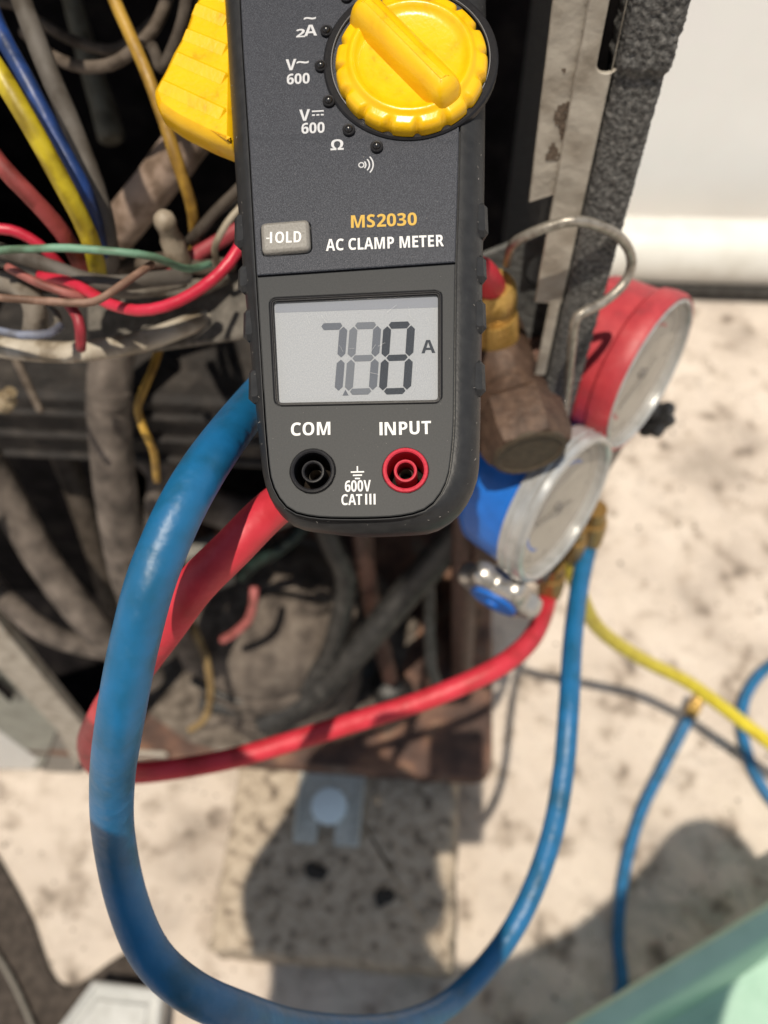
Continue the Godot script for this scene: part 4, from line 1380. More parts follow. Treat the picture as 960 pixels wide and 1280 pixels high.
func build_wires() -> void:
	var g := "wires in the open cabinet"
	wire("blue_wire", "dusty royal blue wire slanting at upper left, between grey and yellow", [Vector3(-0.1786, 1.0782, -0.3208), Vector3(-0.1656, 1.058, -0.2911), Vector3(-0.1592, 1.049, -0.2778), Vector3(-0.1479, 1.0382, -0.2624), Vector3(-0.1394, 1.0244, -0.2512), Vector3(-0.1325, 1.0125, -0.2427), Vector3(-0.1321, 0.9995, -0.2411), Vector3(-0.1335, 0.9856, -0.2379)], 0.003, grimy("blue wire cover", lin(0.018, 0.060, 0.26), 0.45, 1), g)
	wire("yellow_wire", "bright yellow wire slanting at upper left, left of blue wire", [Vector3(-0.172, 1.0732, -0.2769), Vector3(-0.1579, 1.0599, -0.2578), Vector3(-0.1467, 1.051, -0.2453), Vector3(-0.1382, 1.0384, -0.2361), Vector3(-0.1326, 1.0226, -0.2306), Vector3(-0.1295, 1.0086, -0.2279), Vector3(-0.1299, 0.997, -0.2282), Vector3(-0.1344, 0.9822, -0.2325)], 0.0034, grimy("yellow wire cover", lin(0.56, 0.45, 0.02), 0.45, 1), g)
	wire("grey_wire", "dusty grey flat wire slanting at upper left, right of blue wire", [Vector3(-0.1733, 1.0673, -0.3323), Vector3(-0.1656, 1.0543, -0.3129), Vector3(-0.1606, 1.0477, -0.3033), Vector3(-0.1506, 1.0345, -0.2841), Vector3(-0.1432, 1.0203, -0.272), Vector3(-0.1367, 1.0061, -0.2601), Vector3(-0.1336, 0.9946, -0.2518), Vector3(-0.1349, 0.9808, -0.2487), Vector3(-0.1416, 0.9613, -0.2548)], 0.0039, grimy("grey wire cover", lin(0.115, 0.105, 0.098), 0.7, 1), g)
	wire("red_wire", "faded red wire slanting at left edge, below yellow wire", [Vector3(-0.1684, 1.0415, -0.2466), Vector3(-0.1541, 1.0264, -0.2341), Vector3(-0.1472, 1.0179, -0.231), Vector3(-0.1423, 1.0058, -0.2312), Vector3(-0.1407, 0.9947, -0.2326), Vector3(-0.1454, 0.9767, -0.2412), Vector3(-0.1523, 0.9588, -0.2497)], 0.0032, grimy("faded red wire cover", lin(0.36, 0.065, 0.065), 0.55, 1), g)
	wire("amber_wire", "amber yellow wire passing down behind the yellow trigger lever", [Vector3(-0.1363, 1.0545, -0.3259), Vector3(-0.1285, 1.0445, -0.3112), Vector3(-0.1206, 1.0356, -0.2983), Vector3(-0.1139, 1.0277, -0.2869), Vector3(-0.1089, 1.0154, -0.2777), Vector3(-0.105, 1.004, -0.2697), Vector3(-0.1029, 0.9899, -0.2666), Vector3(-0.1041, 0.978, -0.2664), Vector3(-0.1131, 0.9501, -0.2776)], 0.0025, grimy("amber wire cover", lin(0.46, 0.28, 0.045), 0.5, 1), g)
	var brown := grimy("dust brown cover", lin(0.125, 0.100, 0.082), 0.8, 1, 0.08, 1.2)
	var dim := grimy("dim brown cover", lin(0.072, 0.058, 0.048), 0.8, 1, 0.08, 1.2)
	var charcoal := grimy("charcoal cover", lin(0.030, 0.028, 0.028), 0.7, 2, 0.06, 2.0)
	var grey := grimy("dust grey cover", lin(0.16, 0.145, 0.128), 0.8, 1, 0.08, 1.2)
	wire("brown_wire", "dusty brown wire hooping across dark upper left, behind amber wire", [Vector3(-0.2066, 0.9998, -0.3809), Vector3(-0.1894, 0.9991, -0.3633), Vector3(-0.1748, 1.0013, -0.3499), Vector3(-0.1599, 1.0052, -0.3392), Vector3(-0.1458, 1.0088, -0.3371), Vector3(-0.1328, 1.0161, -0.3407), Vector3(-0.1264, 1.0212, -0.3492), Vector3(-0.1226, 1.0289, -0.3617), Vector3(-0.1216, 1.0363, -0.3733)], 0.0027, brown, g)
	wire("brown_wire", "dusty brown wire ending in a hook just left of the trigger", [Vector3(-0.1253, 1.0195, -0.3284), Vector3(-0.1223, 1.018, -0.3226), Vector3(-0.1212, 1.0161, -0.3199), Vector3(-0.1188, 1.0166, -0.319), Vector3(-0.1145, 1.0218, -0.3239), Vector3(-0.1097, 1.0297, -0.3274), Vector3(-0.1083, 1.0361, -0.3375), Vector3(-0.1084, 1.0449, -0.3511)], 0.0025, dim, g)
	wire("brown_wire", "short dim brown wire rising beside the trigger top", [Vector3(-0.1104, 1.0137, -0.3395), Vector3(-0.106, 1.0259, -0.3405), Vector3(-0.106, 1.0331, -0.3517), Vector3(-0.1056, 1.0404, -0.3629)], 0.0025, dim, g)
	wire("black_wire", "thin dim wire arching over the hooped brown wire in the upper left", [Vector3(-0.2449, 0.9948, -0.4242), Vector3(-0.2303, 0.9933, -0.4236), Vector3(-0.2129, 0.9939, -0.408), Vector3(-0.1912, 0.9929, -0.3905), Vector3(-0.1717, 0.9947, -0.3771), Vector3(-0.1621, 0.9941, -0.3771), Vector3(-0.152, 0.9974, -0.3834), Vector3(-0.1418, 1.0023, -0.3922)], 0.0026, dim, g)
	wire("grey_strip", "pale grey strip hanging in the dark behind the hooped brown wire", [Vector3(-0.2584, 0.9642, -0.5601), Vector3(-0.2491, 0.947, -0.5345), Vector3(-0.2369, 0.9261, -0.5035), Vector3(-0.2262, 0.9097, -0.4793), Vector3(-0.2194, 0.8977, -0.4614)], 0.0052, grimy("pale strip", lin(0.12, 0.12, 0.10), 0.7, 1), g, 0.0, 0.0088)
	wire("grey_conduit", "thick dusty tan conduit rising behind the yellow trigger", [Vector3(-0.1938, 0.899, -0.337), Vector3(-0.175, 0.919, -0.3425), Vector3(-0.1531, 0.9393, -0.3488), Vector3(-0.1349, 0.956, -0.3582), Vector3(-0.1156, 0.9726, -0.3768), Vector3(-0.0975, 0.9877, -0.3931)], 0.0108, grimy("tan conduit", lin(0.30, 0.225, 0.185), 0.85, 1, 0.08, 1.2), g)
	wire("mint_wire", "mint green wire crossing over the wire bundle at left", [Vector3(-0.1666, 1.0065, -0.2111), Vector3(-0.1544, 1.0083, -0.2115), Vector3(-0.1422, 1.0096, -0.2112), Vector3(-0.129, 1.01, -0.2116), Vector3(-0.1119, 1.0089, -0.2117), Vector3(-0.1016, 1.0044, -0.2152), Vector3(-0.0971, 0.9959, -0.2211), Vector3(-0.0951, 0.9886, -0.2284), Vector3(-0.091, 0.9828, -0.2384)], 0.0014, grimy("mint wire cover", lin(0.17, 0.34, 0.25), 0.55, 1), g)
	wire("pink_brown_wire", "thin pinkish brown wire bent upward over the bundle at left", [Vector3(-0.1611, 1.0042, -0.1934), Vector3(-0.149, 1.0047, -0.1918), Vector3(-0.1322, 1.0036, -0.192), Vector3(-0.1206, 1.003, -0.1924), Vector3(-0.1161, 1.0022, -0.1954), Vector3(-0.1117, 1.0026, -0.2003), Vector3(-0.1072, 1.0022, -0.2075), Vector3(-0.1039, 0.9998, -0.217)], 0.0014, grimy("pink brown wire cover", lin(0.30, 0.185, 0.145), 0.65, 1), g)
	wire("crimson_wire", "bright crimson wire sagging to the meter along the bundle", [Vector3(-0.0639, 1.0135, -0.2336), Vector3(-0.068, 1.0103, -0.2245), Vector3(-0.0715, 1.0073, -0.2158), Vector3(-0.0769, 1.0034, -0.2091), Vector3(-0.0866, 0.9984, -0.2039), Vector3(-0.0969, 0.9948, -0.2009), Vector3(-0.1071, 0.9929, -0.2005), Vector3(-0.1188, 0.9917, -0.2046), Vector3(-0.1277, 0.9913, -0.2105), Vector3(-0.1385, 0.9905, -0.2171), Vector3(-0.1515, 0.9885, -0.2219)], 0.0021, grimy("crimson wire cover", lin(0.56, 0.022, 0.06), 0.4, 0), g)
	wire("crimson_wire", "bright pinkish red wire dipping under the mint wire at the left edge", [Vector3(-0.1762, 1.0056, -0.227), Vector3(-0.1616, 1.0049, -0.2276), Vector3(-0.1557, 1.0026, -0.2285), Vector3(-0.1501, 0.9983, -0.228), Vector3(-0.1461, 0.9917, -0.2274), Vector3(-0.1443, 0.9811, -0.2297)], 0.002, grimy("crimson wire cover", lin(0.56, 0.022, 0.06), 0.4, 0), g)
	wire("grey_wire", "dark grey wire running through the bundle under the mint wire", [Vector3(-0.1822, 0.9894, -0.2382), Vector3(-0.1576, 0.9925, -0.2273), Vector3(-0.1449, 0.9912, -0.2231), Vector3(-0.1316, 0.9899, -0.2189), Vector3(-0.1196, 0.989, -0.2188), Vector3(-0.1108, 0.9867, -0.2237), Vector3(-0.0992, 0.9805, -0.2338)], 0.003, grimy("grey wire cover", lin(0.115, 0.105, 0.098), 0.7, 1), g)
	wire("grey_wire", "grey wire lowest of two dusty ones crossing the bundle at left", [Vector3(-0.1881, 0.9807, -0.2426), Vector3(-0.1694, 0.9852, -0.2331), Vector3(-0.1526, 0.9857, -0.2266), Vector3(-0.1407, 0.9838, -0.2213), Vector3(-0.1309, 0.9818, -0.2231), Vector3(-0.1191, 0.9776, -0.2271), Vector3(-0.104, 0.9726, -0.2396)], 0.0026, grey, g)
	wire("rose_wire", "dusty rose wire between the two grey wires of the bundle", [Vector3(-0.1598, 0.9952, -0.2184), Vector3(-0.1521, 0.9953, -0.2138), Vector3(-0.1442, 0.9939, -0.2107), Vector3(-0.1355, 0.9914, -0.2097), Vector3(-0.1308, 0.987, -0.2127)], 0.0016, grimy("rose wire cover", lin(0.36, 0.12, 0.11), 0.6, 1), g)
	wire("crimson_wire", "short red wire end hanging below the bundle at left", [Vector3(-0.147, 0.9771, -0.2232), Vector3(-0.1413, 0.9781, -0.2161), Vector3(-0.1377, 0.9771, -0.2113), Vector3(-0.1374, 0.9723, -0.2076), Vector3(-0.1395, 0.9661, -0.207)], 0.002, grimy("dull crimson wire cover", lin(0.40, 0.035, 0.06), 0.5, 1), g)
	wire("grey_tube", "fat dusty grey tube elbow under the bundle at left edge", [Vector3(-0.21, 0.9622, -0.2483), Vector3(-0.1837, 0.9679, -0.2417), Vector3(-0.1722, 0.9699, -0.2369), Vector3(-0.1667, 0.9662, -0.2318), Vector3(-0.1679, 0.9585, -0.2289), Vector3(-0.1798, 0.9402, -0.2362)], 0.0048, grimy("tube dust", lin(0.22, 0.195, 0.17), 0.85, 1, 0.08, 1.2), g)
	wire("grey_blue_wire", "pale grey blue wire lying in the white trough at left edge", [Vector3(-0.1838, 0.972, -0.211), Vector3(-0.169, 0.9734, -0.2076), Vector3(-0.1601, 0.9731, -0.2062), Vector3(-0.1504, 0.9717, -0.2089), Vector3(-0.1505, 0.9676, -0.2172)], 0.0017, grimy("grey blue wire cover", lin(0.20, 0.23, 0.33), 0.6, 1), g)
	wire("white_wire", "small dirty white wire bend under the bundle", [Vector3(-0.1575, 0.9682, -0.2267), Vector3(-0.1538, 0.9683, -0.2236), Vector3(-0.1527, 0.9665, -0.2209), Vector3(-0.1562, 0.9622, -0.2212), Vector3(-0.1634, 0.9554, -0.2247)], 0.0015, grey, g)
	wire("white_wire", "thin dirty white wire curling beside the meter and the grey peg", [Vector3(-0.0787, 0.9952, -0.259), Vector3(-0.0811, 0.9939, -0.2567), Vector3(-0.0852, 0.9911, -0.2519), Vector3(-0.0886, 0.9869, -0.2487), Vector3(-0.0912, 0.9819, -0.2481), Vector3(-0.0923, 0.9728, -0.2505)], 0.0014, grimy("off white wire cover", lin(0.36, 0.32, 0.26), 0.6, 1), g)
	wire("black_wire", "dark brown wire running from peg to meter edge, upper one", [Vector3(-0.0778, 0.9959, -0.2787), Vector3(-0.0854, 0.9914, -0.2708), Vector3(-0.0925, 0.9868, -0.2667), Vector3(-0.0992, 0.9814, -0.263), Vector3(-0.1058, 0.9749, -0.2615)], 0.0023, dim, g)
	wire("black_wire", "charcoal wire running from peg to meter edge, lower one", [Vector3(-0.0787, 0.9863, -0.2823), Vector3(-0.0862, 0.9817, -0.2741), Vector3(-0.0932, 0.9777, -0.2709), Vector3(-0.1008, 0.972, -0.2686)], 0.0033, charcoal, g)
	wire("dark_red_wire", "dull red wire coming from behind the meter beside the grey peg", [Vector3(-0.0784, 0.9778, -0.2782), Vector3(-0.086, 0.9758, -0.2706), Vector3(-0.0938, 0.9737, -0.2646), Vector3(-0.1019, 0.971, -0.2595), Vector3(-0.1131, 0.966, -0.2505), Vector3(-0.1258, 0.9619, -0.2483)], 0.0034, grimy("dull red wire cover", lin(0.30, 0.035, 0.05), 0.6, 1), g)
	wire("brown_wire", "dusty brown wire deep in the bundle under the peg", [Vector3(-0.1396, 0.9659, -0.2529), Vector3(-0.1259, 0.9704, -0.2521), Vector3(-0.1127, 0.971, -0.2545), Vector3(-0.1016, 0.9675, -0.2542), Vector3(-0.0905, 0.9628, -0.2629)], 0.0033, brown, g)
	wire("grey_wire", "thick pale grey wire deep in bundle, along the trough", [Vector3(-0.1549, 0.9567, -0.246), Vector3(-0.1324, 0.9614, -0.2466), Vector3(-0.1162, 0.9634, -0.246), Vector3(-0.1055, 0.9607, -0.2486), Vector3(-0.0937, 0.9601, -0.2584)], 0.0037, grey, g)
	wire("brown_wire", "brown wire tail hanging in shade below the trough, far left", [Vector3(-0.2327, 0.8805, -0.2855), Vector3(-0.2274, 0.8752, -0.2778), Vector3(-0.2217, 0.8689, -0.2687), Vector3(-0.2155, 0.8625, -0.2596)], 0.0022, brown, g)
	wire("amber_wire", "amber wire hanging below the white trough beside blue hose", [Vector3(-0.1363, 0.9146, -0.2754), Vector3(-0.1378, 0.9089, -0.2664), Vector3(-0.1397, 0.9048, -0.2562), Vector3(-0.1431, 0.9005, -0.2453), Vector3(-0.1458, 0.8958, -0.2378), Vector3(-0.1451, 0.8911, -0.2342), Vector3(-0.1428, 0.8854, -0.2294), Vector3(-0.142, 0.8725, -0.2279), Vector3(-0.1505, 0.8405, -0.2328)], 0.0021, grimy("amber wire cover", lin(0.46, 0.28, 0.045), 0.5, 1), g)
	# grey plastic peg among the wires
	var peg := piece("peg", lathe([Vector2(0.0050, 0), Vector2(0.0047, 0.012), Vector2(0.0039, 0.0135), Vector2(0.0039, 0.018), Vector2(0.0044, 0.0205), Vector2(0.0040, 0.0232), Vector2(0.0024, 0.0250), Vector2(0.0, 0.0256)], Vector3(-0.109, 0.972, -0.2529), Vector3(-0.1088, 0.994, -0.25) - Vector3(-0.109, 0.972, -0.2529), 20), grimy("peg plastic", lin(0.36, 0.31, 0.25), 0.6, 1))
	tag(peg, "round-headed beige peg standing up among the wires", "peg")
	# white trough the bundle lies in
	var tr := thing("wire_trough", "dirty white curved conduit under the wire bundle at left", "conduit")
	piece("conduit", tube([Vector3(-0.2123, 0.9518, -0.2228), Vector3(-0.1902, 0.9523, -0.2205), Vector3(-0.1724, 0.9522, -0.2187), Vector3(-0.1574, 0.9513, -0.219), Vector3(-0.1434, 0.95, -0.2223), Vector3(-0.1285, 0.947, -0.2303), Vector3(-0.1135, 0.9442, -0.2426), Vector3(-0.099, 0.9414, -0.2564), Vector3(-0.0831, 0.9345, -0.2754)], 0.0049, -1.0, 22, 0.005, 0.03, 0.8), grimy("dirty white conduit", lin(0.46, 0.42, 0.36), 0.6, 1, 0.09, 2.0), tr)
	var shadow_slab := Shape.new()
	var l0: Vector3 = Vector3(-0.1203, 0.941, -0.2533)
	shadow_slab.box(l0, Vector3(0.085, 0.004, 0.03), Basis(Vector3.BACK, 0.22) * Basis(Vector3.RIGHT, 0.5), 0.001)
	piece("trough_shadow", shadow_slab.done(), surf("trough shadow tone", [[0.0, lin(0.05, 0.045, 0.039)], [0.5, lin(0.10, 0.09, 0.078)], [1.0, lin(0.19, 0.17, 0.148)]], 0.045, 0.014, 0.8), tr)  # dark slab puts the shadow on the trough into colour
	var con := piece("wire_connector", lathe([Vector2(0.005, 0), Vector2(0.0062, 0.002), Vector2(0.0062, 0.008), Vector2(0.004, 0.010), Vector2(0.0035, 0.016), Vector2(0.0, 0.0165)], Vector3(-0.2482, 0.8495, -0.2726), Vector3(0.6159, 0.7054, -0.0547), 16, 6, 0.08), grimy("beige connector", lin(0.42, 0.35, 0.24), 0.6, 1))
	tag(con, "small beige wire connector at left edge below the trough", "connector")


func build_pipes() -> void:
	var lag := surf("dusty lagging", [[0.0, lin(0.022, 0.017, 0.015)], [0.33, lin(0.066, 0.054, 0.046)], [0.55, lin(0.122, 0.100, 0.086)], [0.8, lin(0.175, 0.146, 0.126)], [1.0, lin(0.25, 0.215, 0.185)]], 0.14, 0.012, 0.92, 1.8)
	var g := "dusty lagged pipes in the open cabinet"
	var add := func(called: String, label: String, pts: Array, r: float, m: Material, r1 := -1.0) -> void:
		var o := piece(called, tube(pts, r, r1, 18, 0.009, 0.06), m)
		tag(o, label, "pipe", g)
	add.call("lagged_pipe", "thick dusty upright pipe left of blue hose, ringed near its top", [Vector3(-0.1877, 0.8627, -0.337), Vector3(-0.1985, 0.8433, -0.3241), Vector3(-0.2064, 0.8161, -0.3088), Vector3(-0.2132, 0.778, -0.2951), Vector3(-0.2219, 0.7202, -0.2784), Vector3(-0.2322, 0.6407, -0.265), Vector3(-0.2405, 0.5308, -0.26)], 0.013, lag, 0.0166)
	var ringo := piece("pipe_clip", tube([Vector3(-0.2037, 0.825, -0.3117), Vector3(-0.2044, 0.8218, -0.3105), Vector3(-0.2058, 0.8156, -0.308)], 0.0138, -1.0, 18, 0.01), lag)
	tag(ringo, "dusty rubber sleeve round the thick upright pipe", "sleeve")
	add.call("lagged_pipe", "dusty pipe sweeping down from left edge, upper of two", [Vector3(-0.3619, 0.8088, -0.3813), Vector3(-0.3522, 0.7628, -0.3481), Vector3(-0.3457, 0.7165, -0.3325), Vector3(-0.341, 0.6866, -0.3236), Vector3(-0.3297, 0.6563, -0.3057), Vector3(-0.314, 0.6236, -0.2845), Vector3(-0.2932, 0.5853, -0.2645), Vector3(-0.2809, 0.5431, -0.2561), Vector3(-0.2605, 0.4771, -0.2485)], 0.0138, lag)
	add.call("lagged_pipe", "thinner dusty pipe sweeping from left edge, lower of two", [Vector3(-0.4091, 0.621, -0.3068), Vector3(-0.3804, 0.6054, -0.2858), Vector3(-0.3599, 0.5911, -0.2697), Vector3(-0.3379, 0.5738, -0.2565), Vector3(-0.3158, 0.5549, -0.2519), Vector3(-0.2877, 0.5312, -0.2553), Vector3(-0.2541, 0.4916, -0.2716)], 0.0094, lag)
	add.call("lagged_pipe", "dark dusty pipe rising in shade between the upright pipe and left edge", [Vector3(-0.3302, 0.7623, -0.4238), Vector3(-0.3262, 0.7235, -0.401), Vector3(-0.3109, 0.6792, -0.371), Vector3(-0.302, 0.6248, -0.3433), Vector3(-0.3029, 0.5503, -0.3201), Vector3(-0.3013, 0.4848, -0.2926)], 0.0103, grimy("dim brown cover", lin(0.072, 0.058, 0.048), 0.8))
	add.call("lagged_pipe", "brown grey pipe half hidden behind the blue hose, under the amber wire", [Vector3(-0.1853, 0.7382, -0.403), Vector3(-0.2023, 0.7105, -0.3766), Vector3(-0.2198, 0.6705, -0.3496), Vector3(-0.2381, 0.5994, -0.3296), Vector3(-0.2479, 0.5054, -0.3121), Vector3(-0.2456, 0.3998, -0.2967)], 0.013, lag)
	add.call("lagged_pipe", "dusty pipe curving above the compressor behind the red hose", [Vector3(-0.2453, 0.6616, -0.3882), Vector3(-0.2193, 0.6258, -0.3727), Vector3(-0.1848, 0.5966, -0.3683), Vector3(-0.1448, 0.5955, -0.3713), Vector3(-0.0994, 0.6227, -0.3816)], 0.0172, lag)
	var black := surf("black rubber pipe", [[0.0, lin(0.010, 0.010, 0.010)], [0.6, lin(0.026, 0.025, 0.024)], [1.0, lin(0.09, 0.085, 0.08)]], 0.1, 0.012, 0.5, 2.0)
	add.call("rubber_pipe", "thick black rubber pipe slanting under the meter's bottom edge", [Vector3(-0.1836, 0.2938, -0.2688), Vector3(-0.1423, 0.3249, -0.2848), Vector3(-0.1051, 0.3667, -0.2983), Vector3(-0.0683, 0.4234, -0.3164), Vector3(-0.0273, 0.4859, -0.344), Vector3(0.0064, 0.5417, -0.3605), Vector3(0.0302, 0.5831, -0.372)], 0.015, black)
	add.call("rubber_pipe", "black rubber pipe curving down beside the compressor under the meter", [Vector3(-0.1013, 0.5944, -0.3745), Vector3(-0.0915, 0.5611, -0.3609), Vector3(-0.0806, 0.518, -0.3508), Vector3(-0.0885, 0.4582, -0.3312), Vector3(-0.1092, 0.3868, -0.3106), Vector3(-0.1537, 0.3302, -0.2917), Vector3(-0.2173, 0.2852, -0.2886), Vector3(-0.2634, 0.2803, -0.2942)], 0.011, black)
	var copper := surf("dark copper pipe", [[0.0, lin(0.030, 0.016, 0.012)], [0.5, lin(0.070, 0.034, 0.026)], [1.0, lin(0.14, 0.065, 0.048)]], 0.07, 0.012, 0.55, 2.0)
	add.call("copper_pipe", "dark copper pipe dropping straight below the meter, left one", [Vector3(-0.0663, 0.6093, -0.4016), Vector3(-0.063, 0.577, -0.3704), Vector3(-0.0623, 0.513, -0.3635), Vector3(-0.0583, 0.4278, -0.3614), Vector3(-0.0503, 0.3293, -0.3574), Vector3(-0.0423, 0.2377, -0.355)], 0.0101, copper)
	add.call("copper_pipe", "dark copper pipe at lower right of meter, beside chrome knob", [Vector3(0.0281, 0.6723, -0.3621), Vector3(0.0305, 0.6172, -0.3509), Vector3(0.0358, 0.4976, -0.3509), Vector3(0.0418, 0.3693, -0.356), Vector3(0.0488, 0.2331, -0.3583)], 0.0127, copper)
	add.call("drip_tube", "thin grey drip tube between the copper pipes under the meter", [Vector3(-0.0042, 0.4853, -0.4012), Vector3(0.0014, 0.4423, -0.3722), Vector3(0.0047, 0.3795, -0.3492), Vector3(0.0093, 0.3324, -0.3321), Vector3(0.019, 0.3018, -0.3227)], 0.0066, grimy("drip tube grey", lin(0.12, 0.12, 0.115), 0.5, 1))
	var foot := piece("rubber_mount", lathe([Vector2(0.034, 0), Vector2(0.034, 0.006), Vector2(0.022, 0.024), Vector2(0.018, 0.040), Vector2(0.010, 0.044), Vector2(0.0, 0.045)], Vector3(-0.0465, 0.133, -0.3709), Vector3.UP, 26), black)
	tag(foot, "black cone-shaped rubber mount on the rusty pan under the meter", "mount")
	# loose wires over the compressor
	wire("ochre_wire", "ochre wire hanging in a J over the compressor, right of red hose", [Vector3(-0.2405, 0.4735, -0.3191), Vector3(-0.2317, 0.4691, -0.304), Vector3(-0.2219, 0.4579, -0.2878), Vector3(-0.2165, 0.4399, -0.2696), Vector3(-0.2174, 0.4183, -0.2546), Vector3(-0.2277, 0.3872, -0.2422), Vector3(-0.2483, 0.3615, -0.2369)], 0.0037, grimy("ochre wire cover", lin(0.33, 0.23, 0.10), 0.6, 1))
	wire("pink_wire", "short pink wire poking out beside the compressor terminals", [Vector3(-0.1665, 0.5228, -0.33), Vector3(-0.1672, 0.5136, -0.3156), Vector3(-0.1716, 0.5044, -0.3045), Vector3(-0.1846, 0.491, -0.2971), Vector3(-0.2, 0.4779, -0.2935)], 0.0043, grimy("pink wire cover", lin(0.42, 0.12, 0.12), 0.6, 1))
	wire("green_cable", "dark green cable drooping across the compressor top", [Vector3(-0.1132, 0.5611, -0.3954), Vector3(-0.1284, 0.5455, -0.3788), Vector3(-0.1494, 0.5325, -0.3654), Vector3(-0.1732, 0.5136, -0.3611), Vector3(-0.1905, 0.4934, -0.3555)], 0.0059, grimy("dark green cover", lin(0.012, 0.030, 0.026), 0.55, 1))
	wire("black_wire", "thin black wire looping round the front of the compressor", [Vector3(-0.2581, 0.362, -0.2921), Vector3(-0.2261, 0.3524, -0.2809), Vector3(-0.1855, 0.3456, -0.2749), Vector3(-0.1516, 0.3359, -0.2823), Vector3(-0.1207, 0.343, -0.2968), Vector3(-0.0884, 0.3768, -0.3159)], 0.004, black)
	wire("black_wire", "thin black wire along the compressor's lower right side", [Vector3(-0.2539, 0.2827, -0.299), Vector3(-0.2099, 0.2747, -0.2917), Vector3(-0.1712, 0.2722, -0.2921), Vector3(-0.1213, 0.3013, -0.306), Vector3(-0.0781, 0.3506, -0.3319), Vector3(-0.055, 0.4139, -0.3587)], 0.0056, black)


